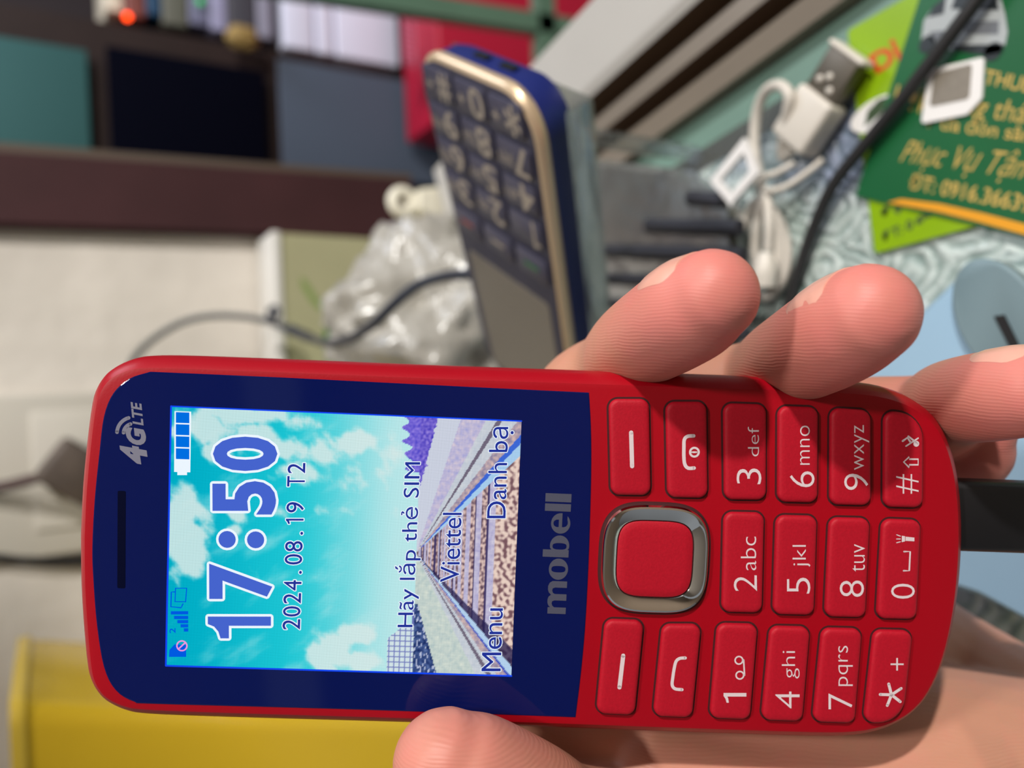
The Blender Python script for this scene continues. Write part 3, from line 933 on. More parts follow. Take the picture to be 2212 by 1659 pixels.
def legend_extra(k):
    z = (KTOP + .03) * mm
    P = lambda *a: PH.uv(*a)
    lw = .55 * mm
    if k == 'softR': return [stroke([P(1361, 933), P(1363, 1005)], .6 * mm, z)]
    if k == 'softL': return [stroke([P(1344, 1411), P(1336, 1479)], .6 * mm, z)]
    if k == 'call': return [stroke(catmull([P(1477, 1416), P(1465, 1417), P(1457, 1424), P(1453, 1440), P(1450, 1460), P(1449, 1474), P(1455, 1482), P(1470, 1484)], 4), .45 * mm, z)]
    if k == 'end':
        a = stroke(catmull([P(1495, 940), P(1482, 941), P(1475, 948), P(1474, 965), P(1474, 985), P(1476, 1001), P(1483, 1009), P(1496, 1009)], 4), .5 * mm, z)
        c = P(1496.5, 975)
        return [a, stroke([c + .62 * mm * np.array([math.cos(t), math.sin(t)]) for t in np.linspace(0, 2 * math.pi, 24, endpoint=False)], .3 * mm, z, True), stroke([P(1491, 975), P(1501, 975)], .25 * mm, z)]
    if k == '1':
        out = []
        for c in (P(1592, 1421), P(1594, 1453)):
            out.append(stroke([c + .55 * mm * np.array([math.cos(t), math.sin(t)]) for t in np.linspace(0, 2 * math.pi, 22, endpoint=False)], .22 * mm, z, True))
        out.append(stroke([P(1602, 1420), P(1604, 1453)], .22 * mm, z))
        return out
    if k == '0':
        a = stroke([P(1946, 1188), P(1959, 1188), P(1957, 1229), P(1945, 1229)], .24 * mm, z)
        t = [quad([P(1941, 1154), P(1948, 1155), P(1948, 1166), P(1941, 1168)], z), quad([P(1949, 1156), P(1968, 1158), P(1968, 1166), P(1949, 1165)], z)]
        t += [stroke([P(1938, y), P(1930, y2)], .14 * mm, z) for y, y2 in ((1155, 1152), (1161, 1161), (1167, 1169))]
        return [a] + t
    if k == '*':
        c = P(1919, 1495)
        return [stroke([c, c + 1.65 * mm * np.array([math.cos(t), math.sin(t)])], .42 * mm, z) for t in [math.radians(90 + 72 * i) for i in range(5)]]
    if k == '#':
        ar = [P(1945, 996), P(1957, 985), P(1957, 990), P(1976, 990), P(1976, 1002), P(1957, 1002), P(1957, 1008)]
        n_ = [stroke([P(1976, 945), P(1950, 962)], .22 * mm, z), stroke([P(1943, 951), P(1953, 944), P(1960, 954)], .3 * mm, z), stroke([P(1955, 941), P(1975, 957)], .26 * mm, z), disc(P(1972, 957), .42 * mm, z)]
        return [stroke(ar, .24 * mm, z, True)] + n_
    return []
seamV = []
for k, cs in KEYS.items():
    q = [PH.uv(*c, KTOP * mm * .5) for c in cs]
    rr = [1.3 * mm] * 4
    if k == '#': rr = [1.4 * mm, 5.2 * mm, 1.3 * mm, 1.3 * mm]
    if k == '*': rr = [1.3 * mm, 1.3 * mm, 5.2 * mm, 1.4 * mm]
    if k == '9': rr[1] = 1.6 * mm
    pl = round_poly(q, rr, 8)
    seamV.append(quad(inset(pl, -.28 * mm), .012 * mm))
    rings = [ring3(pl, -.05 * mm), ring3(pl, .35 * mm), ring3(inset(pl, .08 * mm), .58 * mm), ring3(inset(pl, .25 * mm), .74 * mm), ring3(inset(pl, .55 * mm), .82 * mm), ring3(inset(pl, 1.0 * mm), KTOP * mm)]
    ko = loft('key', rings, m_key, phone, smooth=True, ang=60)
    if k in KEYLABEL: ko['label'] = KEYLABEL[k].replace('green call key position', 'call key')
    elif k in '0123456789': ko['label'] = 'number key ' + k
    pr = [put(PH, *(ONE_THIN if t == '1' else text_data(t, -.012)), (x1, y1), (x1, y0), (x0, y1), (KTOP + .03) * mm) for (t, x0, x1, y0, y1) in LEG.get(k, [])]
    pr += legend_extra(k)
    obj('key_legend', *join(pr), m_white, ko)
# navigation pad
nc = np.array([-0.63, -44.1]) * mm
NO = [np.array(p) for p in superell(nc, 7.72 * mm, 7.62 * mm, 72, 3.3)]
NI = [np.array(p) for p in superell(nc + np.array([-.05, -.02]) * mm, 5.6 * mm, 5.55 * mm, 72, 4.0)]
def mixl(a, b, t): return [a[i] * (1 - t) + b[i] * t for i in range(len(a))]
seamV.append(quad(inset(NO, -.42 * mm), .012 * mm))
obj('key_gaps', *join(seamV), m_seam, phone)
nav = bpy.data.objects.new('navigation_pad', None); COL.objects.link(nav); nav.parent = phone
rg = [ring3(NO, 0), ring3(NO, .55 * mm), ring3(mixl(NO, NI, .10), .92 * mm), ring3(mixl(NO, NI, .22), 1.0 * mm), ring3(mixl(NO, NI, .42), .88 * mm), ring3(mixl(NO, NI, .92), .42 * mm), ring3(NI, .30 * mm), ring3(NI, 0)]
bpy.data.objects.remove(nav)
nav = loft('navigation_pad', rg, m_chrome, phone, cap0=False, cap1=False, smooth=True, ang=25)
nav['label'] = 'chrome ring of the navigation pad'
BI = inset(NI, .18 * mm)
ob = loft('centre_button', [ring3(BI, 0), ring3(BI, .25 * mm), ring3(inset(BI, .2 * mm), .36 * mm), ring3(inset(BI, 1.2 * mm), .42 * mm)], m_key, nav, smooth=True, ang=60)
ob['label'] = 'plain red centre button'

# ------------------------------------------------------------------ charging lead plugged into the red phone
m_blk = mat('black_plastic', (14, 14, 18), 0.45, bump=0.1, bscale=1500, bdist=0.0001)
m_cord = mat('black_cord', (30, 29, 30), 0.5)
lead = thing('charging_lead', 'black plug of a charging lead pushed into the bottom of the red phone', 'cable', PH.matrix())
a, b = PH.uv(2100, 1203), PH.uv(2100, 1046)
xc, xw = (a[0] + b[0]) / 2, abs(b[0] - a[0])
box('plug', (xc, -0.0995, -.0046), (xw, .0240, .0050), m_blk, lead, bev=.0012)
box('plug_tip', (xc, -0.0865, -.0046), (.0070, .0050, .0020), mat('plug_steel', (170, 170, 172), .3, metal=1), lead, bev=.0004)
tube('cord', [(xc, -.110, -.0046), (xc, -.120, -.007), (xc - .004, -.135, -.012), (xc - .012, -.15, -.03)], .0019, m_cord, lead)

# ------------------------------------------------------------------ the hand
def HL(px, py, z):                                # z mm above the phone's face
    q = PH.uv(px, py, z * mm)
    return (q[0] / mm, q[1] / mm, z)
FING = {
 'index': [(-14, -27, -26, 10), (4, -31, -26, 9.3), (19, -35, -24.5, 8.6), (*HL(1330, 806, -17.5), 7.5), (*HL(1371, 750, -7.5), 6.9), (*HL(1450, 697, 3.5), 7.0), (*HL(1500, 664, 8.5), 6.9), (*HL(1537, 640, 11.5), 6.05)],
 'middle': [(-14, -48, -26.5, 10.4), (4, -52, -26.5, 9.6), (19, -56, -25, 8.8), (*HL(1640, 830, -18), 7.6), (*HL(1699, 783, -7.5), 7.0), (*HL(1785, 733, 4.5), 7.1), (*HL(1835, 702, 9.5), 7.0), (*HL(1872, 680, 12.5), 6.5)],
 'ring': [(-14, -68, -27, 10), (4, -74, -26.5, 9.2), (16, -79, -25.5, 8.5), (*HL(1995, 905, -18.5), 7.5), (*HL(2060, 870, -8), 6.7), (*HL(2150, 854, 3), 6.4), (*HL(2225, 842, 8), 6.1), (*HL(2262, 836, 10), 5.4)],
 'little': [(-10, -84, -27.5, 9), (3, -91, -27, 8.0), (11, -94, -25, 7.0), (*HL(2095, 990, -20), 6.0), (*HL(2110, 950, -18), 5.6), (*HL(2132, 910, -17), 5)],
 'thumb': [(-43, -98, -22, 17), (-46, -76, -18, 14.5), (-48, -57, -13, 12.6), (-48, -44, -8, 11.2), (-44, -33.5, -3, 10.5), (-36.2, -26.6, 3.2, 9.8), (-29.6, -19.2, 6.6, 8.6), (-27.4, -16.0, 7.4, 7.3)],
}
PALM = [
 [(-46, -116, -26, 19), (-40, -94, -24, 16), (-38, -72, -24, 14.2), (-36, -52, -23.5, 12.4), (-34, -36, -23, 11), (-31, -22, -23, 9)],
 [(-31, -102, -46, 16), (-28, -84, -41, 15), (-25, -62, -33, 13), (-20, -42, -27, 10.8), (-15, -28, -26.5, 10)],
 [(-11, -84, -34, 13), (-13, -72, -28, 12.2), (-16, -56, -27.5, 11), (-15, -40, -26.5, 10)],
 [(-66, -158, -18, 24), (-57, -140, -26, 23), (-46, -122, -38, 21), (-34, -108, -48, 17), (-19, -90, -42, 14)],
 [(-61, -148, -22, 22.5), (-53, -130, -27, 21), (-47, -112, -26, 18.5), (-45, -98, -21, 15)],
 [(-45, -102, -20, 14.5), (-45, -84, -18, 14.0), (-44, -66, -17, 12.5), (-40, -50, -17, 10.5)],
 [(-14, -27, -26, 10), (-16, -48, -26.5, 10.4), (-16, -68, -27, 10.5), (-12, -82, -28, 10.5)],
]
hv, hf = [], []
def add_limb(ch):
    q = catmull(ch, 6)
    P = [Vector(p[:3]) for p in q]; R_ = [p[3] for p in q]
    pts, rad = [], []
    d0 = (P[0] - P[1]).normalized(); d1 = (P[-1] - P[-2]).normalized()
    for a in (85, 65, 45, 22):
        pts.append(P[0] + d0 * R_[0] * math.sin(math.radians(a))); rad.append(R_[0] * math.cos(math.radians(a)))
    pts += P; rad += R_
    for a in (22, 45, 65, 85):
        pts.append(P[-1] + d1 * R_[-1] * math.sin(math.radians(a))); rad.append(R_[-1] * math.cos(math.radians(a)))
    V, Fc = tube_data([p * mm for p in pts], [r * mm for r in rad], 24)
    k = len(hv)
    hv.extend(V); hf.extend([tuple(i + k for i in f) for f in Fc])
for ch in list(FING.values()) + PALM:
    add_limb(ch)
tmp = obj('hand_shape', hv, hf, m_white)
md = tmp.modifiers.new('r', 'REMESH'); md.mode = 'VOXEL'; md.voxel_size = 0.00055
ms = tmp.modifiers.new('s', 'SMOOTH'); ms.factor = 0.5; ms.iterations = 12
dg = bpy.context.evaluated_depsgraph_get()
hme = bpy.data.meshes.new_from_object(tmp.evaluated_get(dg))
bpy.data.objects.remove(tmp)
hme.name = 'person'

m_skin = bpy.data.materials.new('skin')
m_skin.use_nodes = True
nt = m_skin.node_tree
N, L = nt.nodes.new, nt.links.new
bs = nt.nodes['Principled BSDF']
bs.inputs['Roughness'].default_value = 0.48
bs.inputs['Specular IOR Level'].default_value = 0.4
bs.inputs['Subsurface Weight'].default_value = 0.15
bs.inputs['Subsurface Radius'].default_value = (1.0, 0.35, 0.2)
bs.inputs['Subsurface Scale'].default_value = 0.0018
tc = N('ShaderNodeTexCoord')
va = N('ShaderNodeVertexColor'); va.layer_name = 'blush'
no = N('ShaderNodeTexNoise'); no.inputs['Scale'].default_value = 260; no.inputs['Detail'].default_value = 4
L(tc.outputs['Object'], no.inputs['Vector'])
sp = N('ShaderNodeSeparateColor'); L(va.outputs['Color'], sp.inputs[0])
ad = N('ShaderNodeMath'); ad.operation = 'MULTIPLY_ADD'; ad.inputs[1].default_value = 0.5; ad.inputs[2].default_value = -0.25
L(no.outputs['Fac'], ad.inputs[0])
ad2 = N('ShaderNodeMath'); ad2.operation = 'ADD'; ad2.use_clamp = True
L(ad.outputs[0], ad2.inputs[0]); L(sp.outputs[0], ad2.inputs[1])
rp = N('ShaderNodeValToRGB')
rp.color_ramp.elements[0].color = (*lin((190, 136, 112)), 1)
rp.color_ramp.elements[1].color = (*lin((213, 124, 117)), 1)
L(ad2.outputs[0], rp.inputs[0]); L(rp.outputs[0], bs.inputs['Base Color'])
wv = N('ShaderNodeTexWave'); wv.bands_direction = 'X'; wv.inputs['Scale'].default_value = 700; wv.inputs['Distortion'].default_value = 11
wv.inputs['Detail'].default_value = 2; wv.inputs['Detail Scale'].default_value = 0.16
L(tc.outputs['Object'], wv.inputs['Vector'])
n2_ = N('ShaderNodeTexNoise'); n2_.inputs['Scale'].default_value = 900; n2_.inputs['Detail'].default_value = 5
L(tc.outputs['Object'], n2_.inputs['Vector'])
mx = N('ShaderNodeMath'); mx.operation = 'MULTIPLY_ADD'; mx.inputs[1].default_value = 0.6
L(n2_.outputs['Fac'], mx.inputs[0]); L(wv.outputs['Fac'], mx.inputs[2])
bp = N('ShaderNodeBump'); bp.inputs['Strength'].default_value = 0.22; bp.inputs['Distance'].default_value = 0.00009
L(mx.outputs[0], bp.inputs['Height']); L(bp.outputs['Normal'], bs.inputs['Normal'])
hme.materials.clear(); hme.materials.append(m_skin)
co = np.zeros(len(hme.vertices) * 3); hme.vertices.foreach_get('co', co); co = co.reshape(-1, 3) / mm
bl = np.zeros(len(co))
for nm, ch in FING.items():
    t = np.array(ch[-1][:3]); r = 17 if nm != 'thumb' else 14
    bl = np.maximum(bl, (0.95 if nm != 'thumb' else .7) * np.exp(-(np.linalg.norm(co - t, axis=1) / r) ** 2))
bl = np.maximum(bl, .35 * np.exp(-(np.linalg.norm(co - np.array([-46, -66, -6]), axis=1) / 22) ** 2))
at2 = hme.color_attributes.new('blush', 'FLOAT_COLOR', 'POINT')
at2.data.foreach_set('color', np.c_[bl, bl, bl, np.ones(len(bl))].astype(np.float32).ravel())
hme.polygons.foreach_set('use_smooth', [True] * len(hme.polygons))
hand = bpy.data.objects.new('person', hme)
COL.objects.link(hand)
hand.matrix_world = PH.matrix()
tag(hand, "person's left hand gripping the red phone, fingertips and thumb round its sides", 'person')
m_nail = mat('fingernail', (226, 168, 150), 0.3, coat=0.3, noise=0.06, nscale=300)
m_naild = mat('nail_dirt', (84, 70, 62), 0.6)
from mathutils.bvhtree import BVHTree
HB = BVHTree.FromPolygons([v.co[:] for v in hme.vertices], [tuple(p.vertices) for p in hme.polygons])
def nail(tip, axis, dors, r, s0_, s1_, half_ang, dirty=False):
    ax = Vector(axis).normalized()
    dv = Vector(dors); dv = (dv - ax * dv.dot(ax)).normalized()
    sv = ax.cross(dv)
    c = Vector(tip)
    V, Fc = [], []
    nu, nv = 12, 16
    for lay, off in ((0, .28), (1, -.25)):
        for i in range(nu + 1):
            s = s0_ + (s1_ - s0_) * i / nu
            lift = -0.05 * max(0, s) ** 1.6
            for j in range(nv + 1):
                t = (j / nv * 2 - 1)
                h = half_ang * (.78 + .24 * (i / nu)) * (1 - .25 * max(0, (i / nu - .75) / .25) ** 2)
                h *= math.sqrt(max(.05, 1 - max(0, .25 - i / nu) ** 2 * 9))
                an = math.radians(h) * t
                rd = dv * math.cos(an) + sv * math.sin(an)
                ctr = c + ax * s
                hit = HB.ray_cast((ctr + rd * 14) * mm, -rd)      # lie on the skin
                q = hit[0] / mm if hit[0] is not None and (hit[0] / mm - ctr).length < 12 else ctr + rd * (r + .085 * max(0, -s))
                rim = min(1.0, min(i, nu - i + 3) / 2, min(j, nv - j) / 2)
                V.append((q + rd * (off if lay else .03 + .14 * rim)) * mm)
    K = (nu + 1) * (nv + 1)
    for i in range(nu):
        for j in range(nv):
            a = i * (nv + 1) + j
            Fc.append((a, a + 1, a + nv + 2, a + nv + 1))
            Fc.append((K + a, K + a + nv + 1, K + a + nv + 2, K + a + 1))
    for i in range(nu):
        for j in (0, nv):
            a = i * (nv + 1) + j
            Fc.append((a, a + nv + 1, K + a + nv + 1, K + a))
    for j in range(nv):
        for i in (0, nu):
            a = i * (nv + 1) + j
            Fc.append((a, a + 1, K + a + 1, K + a))
    o = obj('fingernail', V, Fc, m_nail, hand)
    smooth_by_angle(o, 40)
    return o
for nm, dors in (('index', (.80, .60, -.85)), ('middle', (.82, .57, -.85)), ('ring', (.95, .2, -.85))):
    ch = FING[nm]
    ax = np.array(ch[-1][:3]) - np.array(ch[-3][:3])
    nail(ch[-1][:3], ax, dors, ch[-1][3], -8.0, 0.3, 62)
ch = FING['thumb']
nail(ch[-1][:3], np.array(ch[-1][:3]) - np.array(ch[-3][:3]), (-.9, -.2, -.55), ch[-1][3], -9, 4.2, 60)

# ------------------------------------------------------------------ blue keypad phone on a clear stand
def rod(r):
    r = np.array(r); th = np.linalg.norm(r); q = r / th
    K = np.array([[0, -q[2], q[1]], [q[2], 0, -q[0]], [-q[1], q[0], 0]])
    return np.eye(3) + np.sin(th) * K + (1 - np.cos(th)) * K @ K
BW = CAMW @ rod((0.788, -0.945, -0.228)) @ np.diag([-1, -1, 1.0])
BP = CAM + CAMW @ (np.array([-2.107, 37.466, -240.944]) * mm)
BM = Matrix([[*BW[i], BP[i]] for i in range(3)] + [[0, 0, 0, 1]])
m_navy = mat('navy_plastic', (24, 36, 104), 0.35)
m_gold = mat('gold_trim', (214, 190, 158), 0.32, metal=0.5)
m_face = mat('dark_navy_keypad', (40, 41, 66), 0.42)
m_bkey = mat('key_with_sheen', (62, 61, 80), 0.45)  # dark navy keys, their greyish sheen put into the colour
m_digit = mat('warm_grey_print', (158, 148, 136), 0.5)
m_scrn = mat('off_glass_reflection', (112, 106, 98), 0.3)  # dark screen glass, a pale reflection put into its even colour
m_redp = mat('red_print', (150, 60, 56), 0.5); m_grnp = mat('green_print', (30, 110, 60), 0.5)
bph = thing('mobile_phone', 'navy blue big-button phone with gold trim leaning on the clear stand', 'phone', BM)
oc = [(-28, -62), (28, -62), (28, 62), (-28, 62)]
o0 = [p * mm for p in round_poly(oc, 13, 8)]
loft('body', [ring3(inset(o0, 5 * mm), -13 * mm), ring3(inset(o0, 1.6 * mm), -12 * mm), ring3(inset(o0, .3 * mm), -9 * mm), ring3(inset(o0, .2 * mm), -3.2 * mm)], m_navy, bph, smooth=True, ang=50)
loft('gold_trim', [ring3(inset(o0, .3 * mm), -3.4 * mm), ring3(inset(o0, -.25 * mm), -2.4 * mm), ring3(inset(o0, -.2 * mm), -1.2 * mm), ring3(inset(o0, .8 * mm), -.2 * mm), ring3(inset(o0, 1.6 * mm), .1 * mm)], m_gold, bph, smooth=True, ang=50)
loft('face', [ring3(inset(o0, 1.7 * mm), -.2 * mm), ring3(inset(o0, 1.7 * mm), .3 * mm)], m_face, bph)
sq = [p * mm for p in round_poly([(-22, 4), (22, 4), (22, 56), (-22, 56)], 2, 4)]
loft('screen', [ring3(sq, .3 * mm), ring3(sq, .5 * mm)], m_scrn, bph)
SUBS = {'2': 'abc', '3': 'def', '4': 'ghi', '5': 'jkl', '6': 'mno', '7': 'pqrs', '8': 'tuv', '9': 'wxyz'}
def put_mm(V, Fc, x0, y0, x1, y1, z):
    lo, hi = V.min(0), V.max(0)
    t = (V - lo) / (hi - lo)
    return [((x0 + (x1 - x0) * p[0]) * mm, (y0 + (y1 - y0) * p[1]) * mm, z) for p in t], Fc
for r_, row in enumerate(('*0#', '789', '456', '123')):
    for c_, chh in enumerate(row):
        x, y = (-17, 0, 17)[c_], -54 + 11 * r_
        if chh in '*#': x *= .95
        kp = [p * mm for p in round_poly([(x - 7.6, y - 4.6), (x + 7.6, y - 4.6), (x + 7.6, y + 4.6), (x - 7.6, y + 4.6)], 2.0, 4)]
        ko = loft('key', [ring3(kp, .2 * mm), ring3(kp, .8 * mm), ring3(inset(kp, .6 * mm), 1.2 * mm)], m_bkey, bph, smooth=True)
        g = (ONE_THIN if chh == '1' else text_data(chh, .012))
        wd = 2.2 if chh == '1' else 4.6
        pr = [put_mm(*g, x - 6.6, y - 4.3, x - 6.6 + wd * 1.4, y + 4.3, 1.25 * mm)]
        if chh in SUBS: pr.append(put_mm(*text_data(SUBS[chh], 0), x + .8, y - 1.2, x + 7.0, y + 2.6, 1.25 * mm))
        elif chh in '*0#': pr.append(put_mm(*text_data('+', .02), x + 2.5, y - 1.0, x + 5.5, y + 2.0, 1.25 * mm))
        obj('key_legend', *join(pr), m_digit, ko)
for x, mm_, lb in ((-17, m_grnp, 'call key with green mark'), (0, m_digit, 'middle key'), (17, m_redp, 'end key with red mark')):
    kp = [p * mm for p in round_poly([(x - 7.6, -13), (x + 7.6, -13), (x + 7.6, -4), (x - 7.6, -4)], 2.0, 4)]
    ko = loft('key', [ring3(kp, .2 * mm), ring3(kp, .8 * mm), ring3(inset(kp, .6 * mm), 1.2 * mm)], m_bkey, bph, smooth=True)
    ko['label'] = lb
    obj('key_legend', *stroke([((x - 3) * mm, -8.5 * mm), ((x + 3) * mm, -8.5 * mm)], 1.3 * mm, 1.25 * mm), mm_, ko)
for x in (-9, 3):
    box('port', (x * mm, -61.9 * mm, -7 * mm), (6 * mm, 1.0 * mm, 2.2 * mm), m_blk, bph)
# stand
m_clear = clear_plastic('clear_acrylic', (240, 242, 240), rough=0.06, base=0.03, milk=0.05, milkcol=(150, 160, 155))
st = thing('phone_stand', 'clear acrylic stand holding up the navy big-button phone', 'stand', Matrix.Translation(tuple(BP)) @ BM.to_3x3().to_4x4())
box('back_plate', (.0, .004, -.0145), (.062, .122, .0018), m_clear, st, bev=.0006)
box('side_lip', (-.0318, .004, -.0105), (.0016, .122, .0085), m_clear, st, bev=.0008)
Mi = BM.inverted()
def wpt(p): return Mi @ Vector(p)
def plate(name, tops, m, parent, th_=.0025):
    """upright plate from two points of the slope straight down to the cloth"""
    t = [BM @ Vector(p) for p in tops]
    d = (t[1] - t[0]); d.z = 0; d.normalize(); nn_ = Vector((-d.y, d.x, 0)) * th_
    g = [Vector((p.x, p.y, TABLE_Z + CLOTH)) for p in t]
    V = [wpt(p) for p in (t[0], t[1], g[1], g[0])] + [wpt(p + nn_) for p in (t[0], t[1], g[1], g[0])]
    return obj(name, V, [(0, 1, 2, 3), (7, 6, 5, 4), (0, 4, 5, 1), (1, 5, 6, 2), (2, 6, 7, 3), (3, 7, 4, 0)], m, parent)
def strut(p):
    a = BM @ Vector(p); g = Vector((a.x, a.y, TABLE_Z + CLOTH))
    return tube('leg', [tuple(Mi @ a), tuple(Mi @ ((a + g) / 2)), tuple(Mi @ g)], .003, m_clear, st, n=12, k=2)
strut((.004, .058, -.0158)); strut((.020, .058, -.0158)); strut((.020, -.035, -.0158))

# ------------------------------------------------------------------ clear tray with dark ribs
m_rib = mat('dark_slate_rib', (44, 45, 54), 0.5, noise=0.1, nscale=60)
m_tray = clear_plastic('smoky_clear_tray', (196, 200, 194), rough=0.2, base=0.04, milk=0.5, milkcol=(150, 153, 144), bump=0.2, bscale=30)
tr0 = T(1440, 560)
tray = thing('plastic_tray', 'clear plastic tray with dark ribs lying under the index finger', 'tray', Matrix.Translation((tr0[0], tr0[1], TABLE_Z + CLOTH)))
def trp(px, py, h=0): return T(px, py, h + CLOTH) - np.array([tr0[0], tr0[1], TABLE_Z + CLOTH])
for (x0, y0, x1, y1, wd) in ((1490, 428, 1560, 432, .0052), (1405, 488, 1590, 492, .0056), (1310, 542, 1592, 552, .0056), (1310, 602, 1600, 612, .0050), (1300, 655, 1600, 668, .0046), (1300, 705, 1600, 722, .0046), (1300, 755, 1600, 775, .0046)):
    a, b = trp(x0, y0, .0125), trp(x1, y1, .0125)
    V, Fc = tube_data(catmull([a - (b - a) * .02, a, (a + b) / 2, b, b + (b - a) * .02], 3), [wd * .25] + [wd * .42] * 2 + [wd * .5] * 8 + [wd * .42, wd * .25], 14)
    V = [Vector((v[0], v[1], max(0.0104, .0125 + (v[2] - .0125) * .8))) for v in V]
    o = obj('rib', V, Fc, m_rib, tray); smooth_by_angle(o, 60)
pq = [trp(*p)[:2] for p in ((1275, 345), (1500, 370), (1630, 440), (1640, 830), (1262, 830))]
pq = round_poly(pq, .004, 4)
loft('tray_shell', [ring3(pq, .0), ring3(pq, .0085), ring3(inset(pq, .002), .0105)], m_tray, tray, smooth=True)

# ------------------------------------------------------------------ white cable tied in a coil
m_wht = mat('white_cable_plastic', (206, 200, 190), 0.4)
m_steel = mat('brushed_steel', (104, 97, 86), 0.4, metal=0.6)
cb = thing('charging_cable', 'white USB cable coiled and tied beside the aluminium window track', 'cable', Matrix.Translation((tr0[0], tr0[1], TABLE_Z + CLOTH)))
A_, B_ = trp(1722, 300, .006), trp(1832, 128, .006)
ax = (B_ - A_); ln_ = np.linalg.norm(ax[:2]); ax = ax / np.linalg.norm(ax); sd = np.array([-ax[1], ax[0], 0])
def orient_box(name, s_0, s_1, wd, hh, zc, m, parent, bev):
    o = box(name, (0, 0, 0), (s_1 - s_0, wd, hh), m, parent, bev=bev)
    o.matrix_local = Matrix([[ax[i], sd[i], (0, 0, 1)[i], (A_ + ax * (s_0 + s_1) / 2)[i] if i < 2 else zc] for i in range(3)] + [[0, 0, 0, 1]])
    return o
orient_box('plug_grip', -.002, ln_ * .56, .0150, .0085, .0062, m_wht, cb, .0015)
mt = orient_box('plug_shell', ln_ * .55, ln_ * 1.04, .0122, .0046, .0064, m_steel, cb, .0004)
for s_, t_ in ((-.2, .22), (-.28, -.22), (-.05, .0)):
    V, Fc = tube_data([(0, 0, 0), (0, 0, .0006), (0, 0, .0009)], [.0011, .0010, .0004], 12)
    o = obj('dimple', [Vector(v) + Vector((s_ * ln_ * .5, t_ * .0122, .0022)) for v in V], Fc, m_wht, mt); smooth_by_angle(o, 60)
orient_box('plug_cap', ln_ * 1.03, ln_ * 1.10, .0150, .0060, .0062, m_wht, cb, .0010)
cp = lambda *p: tuple(trp(*p))
loop1 = [cp(1712, 322, .005), cp(1690, 336, .004), cp(1700, 250, .010), cp(1705, 205, .012), cp(1682, 184, .011), cp(1652, 200, .009), cp(1634, 250, .007), cp(1630, 320, .006), cp(1640, 380, .006), cp(1652, 430, .006),
         cp(1680, 470, .004), cp(1700, 540, .003), cp(1690, 605, .003), cp(1655, 640, .003), cp(1615, 615, .003), cp(1600, 550, .003), cp(1612, 480, .004), cp(1640, 430, .006),
         cp(1672, 460, .006), cp(1684, 530, .005), cp(1676, 590, .005), cp(1650, 610, .005), cp(1632, 560, .005), cp(1636, 480, .006), cp(1655, 420, .008), cp(1662, 480, .009), cp(1660, 540, .008)]
tube('cord', loop1, .0017, m_wht, cb, n=10, k=5)
tube('twist_tie', [cp(1716, 352, .008), cp(1680, 372, .010), cp(1648, 384, .011), cp(1640, 405, .007), cp(1664, 412, .010), cp(1700, 402, .008), cp(1745, 372, .005), cp(1778, 345, .003)], .0010, m_wht, cb, n=8, k=5)
e0, e1 = trp(1655, 545, .0085), trp(1652, 620, .0085)
tube('small_plug', [tuple(e0), tuple((e0 + e1) / 2), tuple(e1)], [.0022, .0040, .0036], m_wht, cb, n=12)

# ------------------------------------------------------------------ white adapter frame
def frame_plate(name, outer, inner, h0, h1, m, label, cat, parent=None, pl=None):
    o_ = [trp(*p, h0)[:2] for p in outer]; i_ = [trp(*p, h0)[:2] for p in inner]
    V, Fc = [], []
    n = len(o_)
    for z in (h0, h1):
        V += ring3(o_, z) + ring3(i_, z)
    for j in range(n):
        k2 = (j + 1) % n
        Fc += [(j, k2, n + k2, n + j), (2 * n + j, 3 * n + j, 3 * n + k2, 2 * n + k2), (j, 2 * n + j, 2 * n + k2, k2), (n + j, n + k2, 3 * n + k2, 3 * n + j)]
    o = obj(name, V, Fc, m, parent)
    b_ = bmesh.new(); b_.from_mesh(o.data); bmesh.ops.recalc_face_normals(b_, faces=list(b_.faces)); b_.to_mesh(o.data); b_.free()
    o.location = (tr0[0], tr0[1], TABLE_Z + CLOTH)
    return tag(o, label, cat)
m_wp = mat('white_card_plastic', (228, 226, 224), 0.45)
frame_plate('adapter_frame', [(1615, 299), (1646, 374), (1585, 444), (1541, 392)], [(1614, 330), (1628, 370), (1586, 420), (1562, 390)], .0150, .0167, m_wp,
            'small white plastic adapter frame lying against the coiled white cable', 'adapter')

# ------------------------------------------------------------------ the two business cards
m_lime = mat('lime_card', (138, 176, 16), 0.25, coat=0.2, noise=0.12, nscale=30)
m_green = mat('green_card', (18, 92, 50), 0.35, noise=0.10, nscale=40)
m_goldp = mat('gold_print', (196, 164, 84), 0.45)
m_goldo = mat('orange_gold_band', (222, 152, 30), 0.4)
m_redt = mat('red_ink', (200, 60, 20), 0.5)
m_ink = mat('dark_green_ink', (50, 70, 40), 0.5)
def card(name, bl, tl, wd, ht, h, m, label):
    o_ = T(*bl, h); u_ = T(*tl, h) - o_; u_ = u_ / np.linalg.norm(u_)
    x_ = np.array([u_[1], -u_[0], 0])
    pl = Plane(o_, x_, u_)
    r = thing(name, label, 'card', pl.matrix())
    q = round_poly([(0, 0), (wd, 0), (wd, ht), (0, ht)], .0012, 3)
    loft('card_stock', [ring3(q, -.0002), ring3(q, .0002)], m, r)
    return r, pl
HL1 = CLOTH + .0012
lime, LP_ = card('business_card', (1890, 548), (1839, 130), .088, .066, HL1, m_lime, 'lime green card mostly hidden under the dark green card')
Zp = .00028
obj('red_heading', *put(LP_, *text_data('Dị', .03), (1900, 172), (1958, 138), (1876, 118), Zp), m_redt, lime)
c0, c1, c2 = LP_.uv(1900, 245), LP_.uv(1930, 200), LP_.uv(1875, 285)
obj('white_emblem', *quad(superell(c0, .0090, .0045, 28), Zp), m_wp, lime)
